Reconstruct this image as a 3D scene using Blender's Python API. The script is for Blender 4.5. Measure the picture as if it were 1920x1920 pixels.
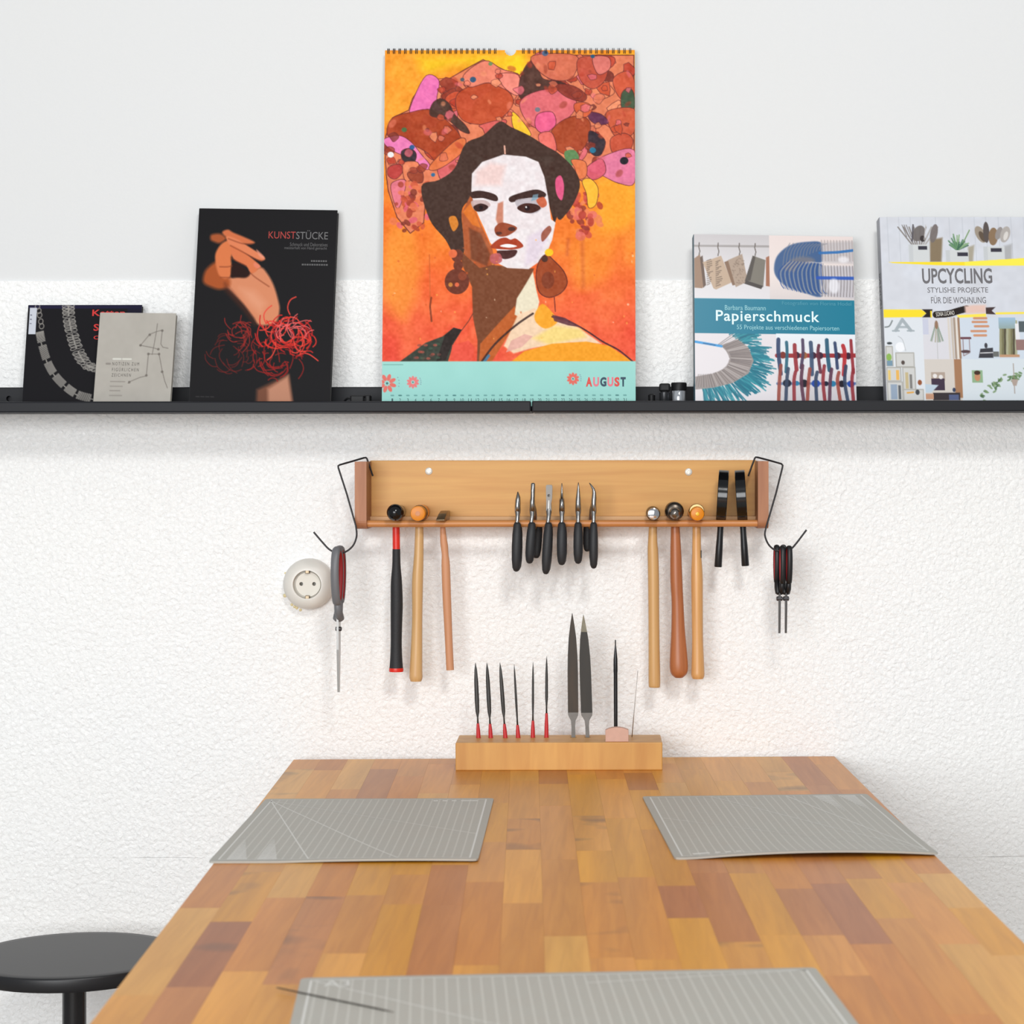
import bpy, bmesh, math, random
import numpy as np
from mathutils import Vector, Matrix

for o in list(bpy.data.objects):
    bpy.data.objects.remove(o, do_unlink=True)
SC = bpy.context.scene
COL = SC.collection

# ------------------------------------------------------------------ camera, light, exposure
F, CX, CY = 4160.0, 1140.0, 853.0      # focal length and principal point, in pixels of a 1920 frame
D = 3.355                              # camera to wall (m)
CAMZ = 1.2045
TABLE_Z = 0.75
cam_d = bpy.data.cameras.new('camera')
cam = bpy.data.objects.new('camera', cam_d); COL.objects.link(cam)
cam.location = (0, -D, CAMZ)
cam.rotation_euler = (math.pi / 2, 0.0012, 0)
cam_d.sensor_width = 15.6; cam_d.sensor_height = 15.6
cam_d.lens = F / 1920 * 15.6
cam_d.shift_x = (960 - CX) / 1920
cam_d.shift_y = (CY - 960) / 1920
cam_d.clip_start = 0.05
cam_d.dof.use_dof = True
cam_d.dof.focus_distance = D - 0.06
cam_d.dof.aperture_fstop = 5.0
SC.camera = cam

world = bpy.data.worlds.new('room_daylight'); SC.world = world
world.use_nodes = True
bg = world.node_tree.nodes['Background']
bg.inputs[0].default_value = (0.92, 0.965, 1.0, 1)
bg.inputs[1].default_value = 0.34

def area(name, loc, target, size, size_y, power, color):
    l = bpy.data.lights.new(name, 'AREA'); l.shape = 'RECTANGLE'
    l.size = size; l.size_y = size_y; l.energy = power; l.color = color
    o = bpy.data.objects.new(name, l); COL.objects.link(o)
    o.location = loc
    o.rotation_euler = (Vector(target) - Vector(loc)).to_track_quat('-Z', 'Y').to_euler()
    return o
area('window_behind_offscreen', (-1.1, -5.2, 1.6), (0.25, 0, 0.95), 3.0, 1.8, 152, (0.975, 0.99, 1.0))
area('ceiling_lamp_offscreen', (0.5, -3.2, 3.0), (0.2, -1.0, 0.75), 0.5, 0.5, 40, (1.0, 0.99, 0.965))

vs = SC.view_settings
SC.display_settings.display_device = 'sRGB'
vs.view_transform = 'Standard'; vs.look = 'None'; vs.exposure = 0.0; vs.gamma = 1.0
vs.use_curve_mapping = False

# ------------------------------------------------------------------ helpers
def s(Y):                       # metres per photo pixel at depth Y
    return (Y + D) / F
def PX(px, Y): return (px - CX) * s(Y)
def PZ(py, Y): return CAMZ - (py - CY) * s(Y)
def P(px, py, Y): return Vector((PX(px, Y), Y, PZ(py, Y)))
def on_table(px, py, z=TABLE_Z):
    dist = F * (CAMZ - z) / (py - CY)
    return Vector(((px - CX) * dist / F, dist - D, z))

def lin(c):
    c = np.asarray(c, float) / 255.0
    return np.where(c <= 0.04045, c / 12.92, ((c + 0.055) / 1.055) ** 2.4)

def empty(name, loc, label=None, cat=None, group=None, rot=(0, 0, 0)):
    o = bpy.data.objects.new(name, None); COL.objects.link(o)
    o.empty_display_size = 0.02
    o.location = loc; o.rotation_euler = rot
    tag(o, label, cat, group)
    return o
def tag(o, label=None, cat=None, group=None, kind=None):
    if label: o['label'] = label
    if cat: o['category'] = cat
    if group: o['group'] = group
    if kind: o['kind'] = kind
    return o

def finish(name, bm, mat, parent=None, smooth=False, world_space=True, auto=None):
    bmesh.ops.recalc_face_normals(bm, faces=bm.faces)
    me = bpy.data.meshes.new(name); bm.to_mesh(me); bm.free()
    if mat is not None:
        for m in (mat if isinstance(mat, (list, tuple)) else [mat]): me.materials.append(m)
    if smooth:
        me.polygons.foreach_set('use_smooth', [True] * len(me.polygons))
        if auto is not None:
            me.set_sharp_from_angle(angle=math.radians(auto))
    o = bpy.data.objects.new(name, me); COL.objects.link(o)
    if parent is not None:
        attach(o, parent, world_space)
    return o
def attach(o, parent, world_space=True):
    o.parent = parent
    if world_space:
        M = Matrix.Identity(4)
        chain = []
        q = parent
        while q is not None:
            chain.append(q); q = q.parent
        for q in reversed(chain):
            M = M @ q.matrix_parent_inverse @ q.matrix_basis
        o.matrix_parent_inverse = M.inverted()

def cut(o, bm):
    """carve the closed shapes in bm (same space as o's mesh) out of o"""
    bmesh.ops.recalc_face_normals(bm, faces=bm.faces)
    me = bpy.data.meshes.new('cutter'); bm.to_mesh(me); bm.free()
    k = bpy.data.objects.new('cutter', me); COL.objects.link(k)
    k.parent = o.parent; k.matrix_parent_inverse = o.matrix_parent_inverse.copy()
    md = o.modifiers.new('carve', 'BOOLEAN'); md.operation = 'DIFFERENCE'; md.solver = 'EXACT'; md.object = k
    new = bpy.data.meshes.new_from_object(o.evaluated_get(bpy.context.evaluated_depsgraph_get()))
    o.modifiers.remove(md)
    old = o.data; o.data = new; new.name = old.name
    bpy.data.meshes.remove(old); bpy.data.objects.remove(k); bpy.data.meshes.remove(me)

def box_bm(x0, x1, y0, y1, z0, z1, bevel=0.0, seg=2, bm=None):
    bm2 = bmesh.new()
    bmesh.ops.create_cube(bm2, size=1)
    for v in bm2.verts:
        v.co = Vector((x0 + (v.co.x + .5) * (x1 - x0), y0 + (v.co.y + .5) * (y1 - y0), z0 + (v.co.z + .5) * (z1 - z0)))
    if bevel > 0:
        bmesh.ops.bevel(bm2, geom=list(bm2.edges), offset=bevel, segments=seg, profile=0.5, affect='EDGES')
    if bm is None: return bm2
    me = bpy.data.meshes.new('t'); bm2.to_mesh(me); bm2.free(); bm.from_mesh(me); bpy.data.meshes.remove(me)
    return bm

def rings_bm(rings, cap=True, closed=False, bm=None):
    """skin a list of rings (each a list of Vectors)"""
    bm = bm or bmesh.new()
    vr = [[bm.verts.new(p) for p in r] for r in rings]
    n = len(vr[0])
    cnt = len(vr)
    for i in range(cnt if closed else cnt - 1):
        a, b = vr[i], vr[(i + 1) % cnt]
        for k in range(n):
            bm.faces.new((a[k], a[(k + 1) % n], b[(k + 1) % n], b[k]))
    if cap and not closed:
        bm.faces.new(vr[0]); bm.faces.new(vr[-1])
    return bm

def tube_bm(pts, r, n=10, closed=False, ry=None, ref=None, bm=None, caps=True):
    """sweep an ellipse (r in the frame's first axis, ry along 'ref') along pts"""
    pts = [Vector(p) for p in pts]
    m = len(pts)
    rad = r if isinstance(r, (list, tuple)) else [r] * m
    rady = (ry if isinstance(ry, (list, tuple)) else [ry] * m) if ry is not None else rad
    rings = []
    up = Vector(ref) if ref is not None else None
    prev = None
    for i, p in enumerate(pts):
        if closed: t = pts[(i + 1) % m] - pts[i - 1]
        elif i == 0: t = pts[1] - pts[0]
        elif i == m - 1: t = pts[-1] - pts[-2]
        else: t = (pts[i + 1] - p).normalized() + (p - pts[i - 1]).normalized()
        t.normalize()
        if up is not None:
            a = t.cross(up).normalized(); b = a.cross(t).normalized()
        else:
            if prev is None:
                g = Vector((0, 0, 1)) if abs(t.z) < .9 else Vector((1, 0, 0))
                a = t.cross(g).normalized()
            else:
                a = (prev - t * prev.dot(t)).normalized()
            b = t.cross(a)
            prev = a
        rings.append([p + a * (math.cos(2 * math.pi * k / n) * rad[i]) + b * (math.sin(2 * math.pi * k / n) * rady[i]) for k in range(n)])
    return rings_bm(rings, cap=caps, closed=closed, bm=bm)

def lathe_bm(center, axis, prof, n=28, bm=None):
    """prof: list of (distance along axis, radius)"""
    axis = Vector(axis).normalized(); c = Vector(center)
    g = Vector((0, 0, 1)) if abs(axis.z) < .9 else Vector((1, 0, 0))
    a = axis.cross(g).normalized(); b = axis.cross(a)
    rings = [[c + axis * d + (a * math.cos(2 * math.pi * k / n) + b * math.sin(2 * math.pi * k / n)) * max(r, 1e-5) for k in range(n)] for d, r in prof]
    return rings_bm(rings, bm=bm)

def prism_bm(poly, y0, y1, bevel=0.0, bm=None):
    """poly: list of (x,z) world; extruded y0..y1"""
    return rings_bm([[Vector((x, y0, z)) for x, z in poly], [Vector((x, y1, z)) for x, z in poly]], bm=bm)

def catmull(pts, k=6, closed=False):
    pts = [np.array(p, float) for p in pts]; n = len(pts); out = []
    rng = range(n) if closed else range(n - 1)
    for i in rng:
        p0 = pts[i - 1] if (closed or i > 0) else pts[i]
        p1 = pts[i]; p2 = pts[(i + 1) % n]
        p3 = pts[(i + 2) % n] if (closed or i + 2 < n) else p2
        for j in range(k):
            t = j / k
            out.append(.5 * ((2 * p1) + (-p0 + p2) * t + (2 * p0 - 5 * p1 + 4 * p2 - p3) * t * t + (-p0 + 3 * p1 - 3 * p2 + p3) * t ** 3))
    if not closed: out.append(pts[-1])
    return out

# ------------------------------------------------------------------ materials
MATS = {}
def mat(name, rgb, rough=0.5, metal=0.0, spec=0.5, coat=0.0, noise=0.0, nscale=40, bump=0.0, bscale=200):
    if name in MATS: return MATS[name]
    m = bpy.data.materials.new(name); m.use_nodes = True
    nt = m.node_tree; b = nt.nodes['Principled BSDF']
    c = lin(rgb)
    b.inputs['Base Color'].default_value = (*c, 1)
    b.inputs['Roughness'].default_value = rough
    b.inputs['Metallic'].default_value = metal
    b.inputs['Specular IOR Level'].default_value = spec
    b.inputs['Coat Weight'].default_value = coat
    if noise > 0 or bump > 0:
        tc = nt.nodes.new('ShaderNodeTexCoord')
    if noise > 0:
        n = nt.nodes.new('ShaderNodeTexNoise'); n.inputs['Scale'].default_value = nscale; n.inputs['Detail'].default_value = 4
        nt.links.new(tc.outputs['Object'], n.inputs['Vector'])
        mr = nt.nodes.new('ShaderNodeMapRange'); mr.inputs[1].default_value = .3; mr.inputs[2].default_value = .7
        mr.inputs[3].default_value = 1 - noise; mr.inputs[4].default_value = 1 + noise
        nt.links.new(n.outputs['Fac'], mr.inputs[0])
        mx = nt.nodes.new('ShaderNodeMix'); mx.data_type = 'RGBA'; mx.blend_type = 'MULTIPLY'; mx.inputs[0].default_value = 1
        mx.inputs[6].default_value = (*c, 1)
        nt.links.new(mr.outputs[0], mx.inputs[7]); nt.links.new(mx.outputs[2], b.inputs['Base Color'])
    if bump > 0:
        n2 = nt.nodes.new('ShaderNodeTexNoise'); n2.inputs['Scale'].default_value = bscale; n2.inputs['Detail'].default_value = 3
        nt.links.new(tc.outputs['Object'], n2.inputs['Vector'])
        bp = nt.nodes.new('ShaderNodeBump'); bp.inputs['Strength'].default_value = bump; bp.inputs['Distance'].default_value = 0.002
        nt.links.new(n2.outputs['Fac'], bp.inputs['Height']); nt.links.new(bp.outputs['Normal'], b.inputs['Normal'])
    MATS[name] = m
    return m

def wood(name, rgb, dark, axis='x', rough=0.42, freq=70, stretch=0.05, amount=0.8, use_obj_color=False, knots=False, wash=None):
    if name in MATS: return MATS[name]
    m = bpy.data.materials.new(name); m.use_nodes = True
    nt = m.node_tree; N = nt.nodes; L = nt.links; b = N['Principled BSDF']
    b.inputs['Roughness'].default_value = rough
    geo = N.new('ShaderNodeNewGeometry'); oi = N.new('ShaderNodeObjectInfo')
    add = N.new('ShaderNodeVectorMath'); add.operation = 'ADD'
    rs = N.new('ShaderNodeVectorMath'); rs.operation = 'SCALE'; rs.inputs['Scale'].default_value = 13.7
    cmb = N.new('ShaderNodeCombineXYZ')
    for i in range(3): L.new(oi.outputs['Random'], cmb.inputs[i])
    L.new(cmb.outputs[0], rs.inputs[0]); L.new(geo.outputs['Position'], add.inputs[0]); L.new(rs.outputs[0], add.inputs[1])
    mp = N.new('ShaderNodeMapping')
    sc = {'x': (stretch, 1, 1), 'y': (1, stretch, 1), 'z': (1, 1, stretch)}[axis]
    mp.inputs['Scale'].default_value = tuple(freq * q for q in sc)
    L.new(add.outputs[0], mp.inputs['Vector'])
    n1 = N.new('ShaderNodeTexNoise'); n1.inputs['Scale'].default_value = 1; n1.inputs['Detail'].default_value = 6; n1.inputs['Distortion'].default_value = .6
    L.new(mp.outputs[0], n1.inputs['Vector'])
    mr = N.new('ShaderNodeMapRange'); mr.inputs[1].default_value = .35; mr.inputs[2].default_value = .72
    mr.inputs[3].default_value = 0; mr.inputs[4].default_value = amount
    L.new(n1.outputs['Fac'], mr.inputs[0])
    mx = N.new('ShaderNodeMix'); mx.data_type = 'RGBA'
    L.new(mr.outputs[0], mx.inputs[0])
    if use_obj_color:
        L.new(oi.outputs['Color'], mx.inputs[6])
        dk = N.new('ShaderNodeMix'); dk.data_type = 'RGBA'; dk.blend_type = 'MULTIPLY'; dk.inputs[0].default_value = 1
        L.new(oi.outputs['Color'], dk.inputs[6]); dk.inputs[7].default_value = (*[q for q in dark], 1)
        L.new(dk.outputs[2], mx.inputs[7])
    else:
        mx.inputs[6].default_value = (*lin(rgb), 1); mx.inputs[7].default_value = (*lin(dark), 1)
    out = mx.outputs[2]
    # broad tonal clouds of the timber itself
    n3 = N.new('ShaderNodeTexNoise'); n3.inputs['Scale'].default_value = .12; n3.inputs['Detail'].default_value = 2
    L.new(mp.outputs[0], n3.inputs['Vector'])
    mr3 = N.new('ShaderNodeMapRange'); mr3.inputs[1].default_value = .3; mr3.inputs[2].default_value = .7; mr3.inputs[3].default_value = .86; mr3.inputs[4].default_value = 1.1
    L.new(n3.outputs['Fac'], mr3.inputs[0])
    m3 = N.new('ShaderNodeMix'); m3.data_type = 'RGBA'; m3.blend_type = 'MULTIPLY'; m3.inputs[0].default_value = 1
    L.new(out, m3.inputs[6]); L.new(mr3.outputs[0], m3.inputs[7]); out = m3.outputs[2]
    if knots:
        n2 = N.new('ShaderNodeTexNoise'); n2.inputs['Scale'].default_value = 14; n2.inputs['Detail'].default_value = 1.5; n2.inputs['Distortion'].default_value = .3
        L.new(add.outputs[0], n2.inputs['Vector'])
        r2 = N.new('ShaderNodeMapRange'); r2.inputs[1].default_value = .55; r2.inputs[2].default_value = .78
        L.new(n2.outputs['Fac'], r2.inputs[0])
        mu = N.new('ShaderNodeMath'); mu.operation = 'MULTIPLY'
        inv = N.new('ShaderNodeMath'); inv.operation = 'SUBTRACT'; inv.inputs[0].default_value = 1.0
        L.new(oi.outputs['Alpha'], inv.inputs[1])
        L.new(r2.outputs[0], mu.inputs[0]); L.new(inv.outputs[0], mu.inputs[1])
        kx = N.new('ShaderNodeMix'); kx.data_type = 'RGBA'
        L.new(mu.outputs[0], kx.inputs[0]); L.new(out, kx.inputs[6]); kx.inputs[7].default_value = (*lin((88, 60, 48)), 1)
        out = kx.outputs[2]
    L.new(out, b.inputs['Base Color'])
    bp = N.new('ShaderNodeBump'); bp.inputs['Strength'].default_value = .06; bp.inputs['Distance'].default_value = .001
    L.new(n1.outputs['Fac'], bp.inputs['Height']); L.new(bp.outputs['Normal'], b.inputs['Normal'])
    MATS[name] = m
    return m

def plaster(name, rgb, rough, scale, strength, dist, spec=.5, tint=0.02):
    m = bpy.data.materials.new(name); m.use_nodes = True
    nt = m.node_tree; N = nt.nodes; L = nt.links; b = N['Principled BSDF']
    b.inputs['Roughness'].default_value = rough; b.inputs['Specular IOR Level'].default_value = spec
    geo = N.new('ShaderNodeNewGeometry')
    n1 = N.new('ShaderNodeTexNoise'); n1.inputs['Scale'].default_value = scale; n1.inputs['Detail'].default_value = 5; n1.inputs['Roughness'].default_value = .55
    n1.inputs['Distortion'].default_value = .5
    n2 = N.new('ShaderNodeTexNoise'); n2.inputs['Scale'].default_value = scale * .28; n2.inputs['Detail'].default_value = 2
    v = N.new('ShaderNodeTexVoronoi'); v.inputs['Scale'].default_value = scale * .8
    for q in (n1, n2, v): L.new(geo.outputs['Position'], q.inputs['Vector'])
    a = N.new('ShaderNodeMath'); a.operation = 'MULTIPLY_ADD'; a.inputs[1].default_value = .45
    L.new(n2.outputs['Fac'], a.inputs[0]); L.new(n1.outputs['Fac'], a.inputs[2])
    a2 = N.new('ShaderNodeMath'); a2.operation = 'MULTIPLY_ADD'; a2.inputs[1].default_value = -.35
    L.new(v.outputs['Distance'], a2.inputs[0]); L.new(a.outputs[0], a2.inputs[2])
    bp = N.new('ShaderNodeBump'); bp.inputs['Strength'].default_value = strength; bp.inputs['Distance'].default_value = dist
    L.new(a2.outputs[0], bp.inputs['Height']); L.new(bp.outputs['Normal'], b.inputs['Normal'])
    n4 = N.new('ShaderNodeTexNoise'); n4.inputs['Scale'].default_value = 3.0; n4.inputs['Detail'].default_value = 4
    L.new(geo.outputs['Position'], n4.inputs['Vector'])
    mx = N.new('ShaderNodeMix'); mx.data_type = 'RGBA'
    L.new(n4.outputs['Fac'], mx.inputs[0])
    c = lin(rgb)
    mx.inputs[6].default_value = (*np.clip(c * np.array([1 + tint * .3, 1, 1 - tint]), 0, 1), 1)
    mx.inputs[7].default_value = (*np.clip(c * np.array([1 - tint * .3, 1, 1 + tint * .4]), 0, 1), 1)
    L.new(mx.outputs[2], b.inputs['Base Color'])
    return m

BLACK = mat('black_ledge_paint', (27, 28, 33), .5, spec=.25)
MATTBLACK = mat('matt_black_plastic', (18, 18, 20), .5, spec=.3)
STEEL = mat('brushed_steel', (178, 176, 174), .28, 1.0)
DARKSTEEL = mat('dark_file_steel', (70, 69, 68), .45, .75, noise=.12, nscale=60)
CHROME = mat('chrome', (225, 225, 228), .08, 1.0)
RUBBER = mat('black_rubber_grip', (38, 39, 42), .55, bump=.15, bscale=900)
GLOSSBLACK = mat('gloss_black_plastic', (16, 16, 18), .14)
WIRE = mat('black_wire', (45, 42, 44), .4, .3)
AMBER = mat('amber_plastic', (222, 132, 12), .34, spec=.35)
WHITEP = mat('white_socket_plastic', (226, 222, 214), .35)
PAGES = mat('book_pages', (226, 220, 208), .8)

# ------------------------------------------------------------------ room shell
STEP_Z = PZ(525, -.003)
wall_up = finish('wall_back', box_bm(-2.6, 2.6, 0, .12, 0, 3.0), plaster('smooth_white_plaster', (226, 227, 228), .85, 260, .10, .002), None)
tag(wall_up, kind='structure')
WALLPAPER = plaster('rough_white_gloss_paint', (252, 252, 252), .30, 175, .68, .0040, spec=.5, tint=.025)
SEAM_Z = PZ(1608, -.003)
def wavy_panel(name, z0, z1, y, wob_lo, wob_hi, seed):
    rnd = random.Random(seed); n = 260
    lo, hi = [], []
    a = b = 0
    for i in range(n + 1):
        a = a * .8 + rnd.uniform(-1, 1) * wob_lo; b = b * .8 + rnd.uniform(-1, 1) * wob_hi
        x = -2.6 + 5.2 * i / n
        lo.append((x, z0 + a)); hi.append((x, z1 + b))
    bm = bmesh.new()
    f = [[bm.verts.new((x, y, z)) for x, z in hi], [bm.verts.new((x, y, z)) for x, z in lo], [bm.verts.new((x, .0005, z)) for x, z in hi], [bm.verts.new((x, .0005, z)) for x, z in lo]]
    for i in range(n):
        bm.faces.new((f[0][i], f[0][i + 1], f[1][i + 1], f[1][i]))
        bm.faces.new((f[2][i], f[2][i + 1], f[0][i + 1], f[0][i]))
        bm.faces.new((f[1][i], f[1][i + 1], f[3][i + 1], f[3][i]))
    return finish(name, bm, WALLPAPER, wall_up)
wavy_panel('textured_covering', SEAM_Z + .0004, STEP_Z, -.003, .0006, .0004, 3)
wavy_panel('textured_covering', 0.0, SEAM_Z, -.0022, 0, .0006, 5)
floor = finish('floor', box_bm(-2.6, 2.6, -5.5, .12, -.05, 0), mat('grey_floor', (168, 160, 150), .6, noise=.06, nscale=6))
tag(floor, kind='structure')

# ------------------------------------------------------------------ painted print helper
class Canvas:
    """flat print, drawn in photo-pixel units of the sheet it belongs to"""
    def __init__(self, x0, y0, x1, y1, step, bgc):
        self.x0, self.y0, self.x1, self.y1 = x0, y0, x1, y1
        self.w = int((x1 - x0) / step) + 1; self.h = int((y1 - y0) / step) + 1
        self.gx = np.linspace(x0, x1, self.w); self.gy = np.linspace(y0, y1, self.h)
        self.img = np.zeros((self.h, self.w, 3)); self.img[:] = bgc
        self.step = step
    def _win(self, xa, ya, xb, yb):
        i0 = max(np.searchsorted(self.gx, xa) - 1, 0); i1 = min(np.searchsorted(self.gx, xb) + 1, self.w)
        j0 = max(np.searchsorted(self.gy, ya) - 1, 0); j1 = min(np.searchsorted(self.gy, yb) + 1, self.h)
        if i1 <= i0 or j1 <= j0: return None
        X, Y = np.meshgrid(self.gx[i0:i1], self.gy[j0:j1])
        return (slice(j0, j1), slice(i0, i1)), X, Y
    def _mix(self, sl, cov, color, alpha):
        c = np.asarray(color, float)
        a = (cov * alpha)[..., None]
        self.img[sl] = self.img[sl] * (1 - a) + c * a
    def _segdist(self, X, Y, pts, closed):
        d = np.full(X.shape, 1e9)
        n = len(pts)
        for i in range(n if closed else n - 1):
            ax, ay = pts[i][:2]; bx, by = pts[(i + 1) % n][:2]
            vx, vy = bx - ax, by - ay; q = vx * vx + vy * vy + 1e-9
            t = np.clip(((X - ax) * vx + (Y - ay) * vy) / q, 0, 1)
            d = np.minimum(d, (X - ax - t * vx) ** 2 + (Y - ay - t * vy) ** 2)
        return np.sqrt(d)
    def poly(self, pts, color, alpha=1.0, soft=1.2, smooth=False, edge=None, ew=1.2):
        if smooth: pts = catmull(pts, 5, True)
        xs = [p[0] for p in pts]; ys = [p[1] for p in pts]
        r = self._win(min(xs) - soft, min(ys) - soft, max(xs) + soft, max(ys) + soft)
        if r is None: return
        sl, X, Y = r
        ins = np.zeros(X.shape, bool); n = len(pts)
        for i in range(n):
            ax, ay = pts[i][:2]; bx, by = pts[(i + 1) % n][:2]
            if ay == by: continue
            c = ((ay > Y) != (by > Y)) & (X < (bx - ax) * (Y - ay) / (by - ay) + ax)
            ins ^= c
        d = self._segdist(X, Y, pts, True)
        sd = np.where(ins, d, -d)
        self._mix(sl, np.clip(.5 + sd / soft, 0, 1), color, alpha)
        if edge is not None:
            self._mix(sl, np.clip(.5 + (ew / 2 - d) / 1.0, 0, 1), edge, alpha * .8)
    def rect(self, xa, ya, xb, yb, color, alpha=1.0):
        self.poly([(xa, ya), (xb, ya), (xb, yb), (xa, yb)], color, alpha, soft=.8)
    def stroke(self, pts, w, color, alpha=1.0, smooth=False, closed=False, soft=1.0):
        if smooth: pts = catmull(pts, 5, closed)
        xs = [p[0] for p in pts]; ys = [p[1] for p in pts]
        r = self._win(min(xs) - w - 2, min(ys) - w - 2, max(xs) + w + 2, max(ys) + w + 2)
        if r is None: return
        sl, X, Y = r
        d = self._segdist(X, Y, pts, closed)
        self._mix(sl, np.clip(.5 + (w / 2 - d) / soft, 0, 1), color, alpha)
    def ell(self, cx, cy, rx, ry, color, alpha=1.0, ang=0.0, soft=1.2, ring=None):
        n = 26
        ca, sa = math.cos(ang), math.sin(ang)
        pts = [(cx + rx * math.cos(t) * ca - ry * math.sin(t) * sa, cy + rx * math.cos(t) * sa + ry * math.sin(t) * ca) for t in np.linspace(0, 2 * math.pi, n, endpoint=False)]
        if ring: self.stroke(pts, ring, color, alpha, closed=True)
        else: self.poly(pts, color, alpha, soft)
    def vgrad(self, xa, ya, xb, yb, stops):
        r = self._win(xa, ya, xb, yb)
        sl, X, Y = r
        ts = [q[0] for q in stops]
        for k in range(3):
            self.img[sl][..., k] = np.interp(Y, ts, [q[1][k] for q in stops])
    def noise(self, cell, amp, seed, sl=None, tint=(1, 1, 1), aniso=1.0):
        rs = np.random.RandomState(seed)
        gw = int((self.x1 - self.x0) / cell) + 3; gh = int((self.y1 - self.y0) / (cell * aniso)) + 3
        g = rs.rand(gh, gw) * 2 - 1
        u = (self.gx - self.x0) / cell; v = (self.gy - self.y0) / (cell * aniso)
        iu = u.astype(int); iv = v.astype(int); fu = u - iu; fv = v - iv
        fu = fu * fu * (3 - 2 * fu); fv = fv * fv * (3 - 2 * fv)
        A = g[np.ix_(iv, iu)]; B = g[np.ix_(iv, iu + 1)]; C = g[np.ix_(iv + 1, iu)]; E = g[np.ix_(iv + 1, iu + 1)]
        z = (A * (1 - fu) + B * fu) * (1 - fv)[:, None] + (C * (1 - fu) + E * fu) * fv[:, None]
        add = z[..., None] * amp * np.asarray(tint)
        if sl is None: self.img += add
        else: self.img[sl] += add[sl]
    def sub(self, xa, ya, xb, yb):
        return (slice(np.searchsorted(self.gy, ya), np.searchsorted(self.gy, yb)), slice(np.searchsorted(self.gx, xa), np.searchsorted(self.gx, xb)))
    def mesh(self, name, material, parent, fx, fz, y, skip=None):
        """grid mesh with the print stored per vertex; fx, fz map photo px to local metres"""
        w, h = self.w, self.h
        X, Y = np.meshgrid(fx(self.gx), fz(self.gy))
        co = np.stack([X, np.full_like(X, y), Y], -1).reshape(-1, 3).astype(np.float32)
        idx = np.arange(w * h).reshape(h, w)
        q = np.stack([idx[:-1, :-1], idx[1:, :-1], idx[1:, 1:], idx[:-1, 1:]], -1)
        if skip is not None:
            GX, GY = np.meshgrid((self.gx[:-1] + self.gx[1:]) / 2, (self.gy[:-1] + self.gy[1:]) / 2)
            q = q[~skip(GX, GY)]
        q = q.reshape(-1, 4).astype(np.int32)
        me = bpy.data.meshes.new(name)
        me.vertices.add(w * h); me.vertices.foreach_set('co', co.ravel())
        me.loops.add(q.size); me.loops.foreach_set('vertex_index', q.ravel())
        me.polygons.add(len(q)); me.polygons.foreach_set('loop_start', np.arange(0, q.size, 4, dtype=np.int32))
        me.update(calc_edges=True)
        at = me.color_attributes.new('print', 'FLOAT_COLOR', 'POINT')
        c = np.clip(self.img, 0, 255).reshape(-1, 3)
        rgba = np.ones((w * h, 4), np.float32); rgba[:, :3] = lin(c)
        at.data.foreach_set('color', rgba.ravel())
        me.materials.append(material)
        o = bpy.data.objects.new(name, me); COL.objects.link(o)
        o.parent = parent
        return o

def print_mat(name, rough, coat=0.0):
    m = bpy.data.materials.new(name); m.use_nodes = True
    nt = m.node_tree; b = nt.nodes['Principled BSDF']
    a = nt.nodes.new('ShaderNodeAttribute'); a.attribute_name = 'print'
    nt.links.new(a.outputs['Color'], b.inputs['Base Color'])
    b.inputs['Roughness'].default_value = rough; b.inputs['Coat Weight'].default_value = coat
    b.inputs['Coat Roughness'].default_value = .15
    b.inputs['Specular IOR Level'].default_value = .08
    return m
PRINT_MATT = print_mat('matt_printed_paper', .6)
PRINT_SATIN = print_mat('satin_printed_cover', .38)
PRINT_GLOSS = print_mat('gloss_printed_cover', .25)

def lettering(body, box, fx, fz, y, material, parent, shear=0.0, rot=0.0, name='lettering', bold=0.0, spacing=1.0, keep=False, fy=None):
    """text fitted into a photo-pixel box (x0, y0 top, x1, y1 bottom) of its sheet"""
    cu = bpy.data.curves.new(name, 'FONT'); cu.body = body; cu.size = 1; cu.offset = bold; cu.space_character = spacing
    cu.resolution_u = 3
    tmp = bpy.data.objects.new('tmp_text', cu); COL.objects.link(tmp)
    me = bpy.data.meshes.new_from_object(tmp)
    bpy.data.objects.remove(tmp); bpy.data.curves.remove(cu)
    n = len(me.vertices); co = np.empty(n * 3, np.float32); me.vertices.foreach_get('co', co); co = co.reshape(-1, 3)
    mn, mx_ = co.min(0), co.max(0)
    u = (co[:, 0] - mn[0]) / max(mx_[0] - mn[0], 1e-6); v = (co[:, 1] - mn[1]) / max(mx_[1] - mn[1], 1e-6)
    px = box[0] + u * (box[2] - box[0]); py = box[3] - v * (box[3] - box[1])
    if rot:
        cx, cy = (box[0] + box[2]) / 2, (box[1] + box[3]) / 2
        ca, sa = math.cos(rot), math.sin(rot)
        px, py = cx + (px - cx) * ca - (py - cy) * sa, cy + (px - cx) * sa + (py - cy) * ca
    co[:, 0] = fx(px); co[:, 2] = fz(py); co[:, 1] = y
    me.vertices.foreach_set('co', co.ravel()); me.update()
    me.name = name; me.materials.clear(); me.materials.append(material)
    o = bpy.data.objects.new(name, me); COL.objects.link(o); o.parent = parent
    return o

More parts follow.
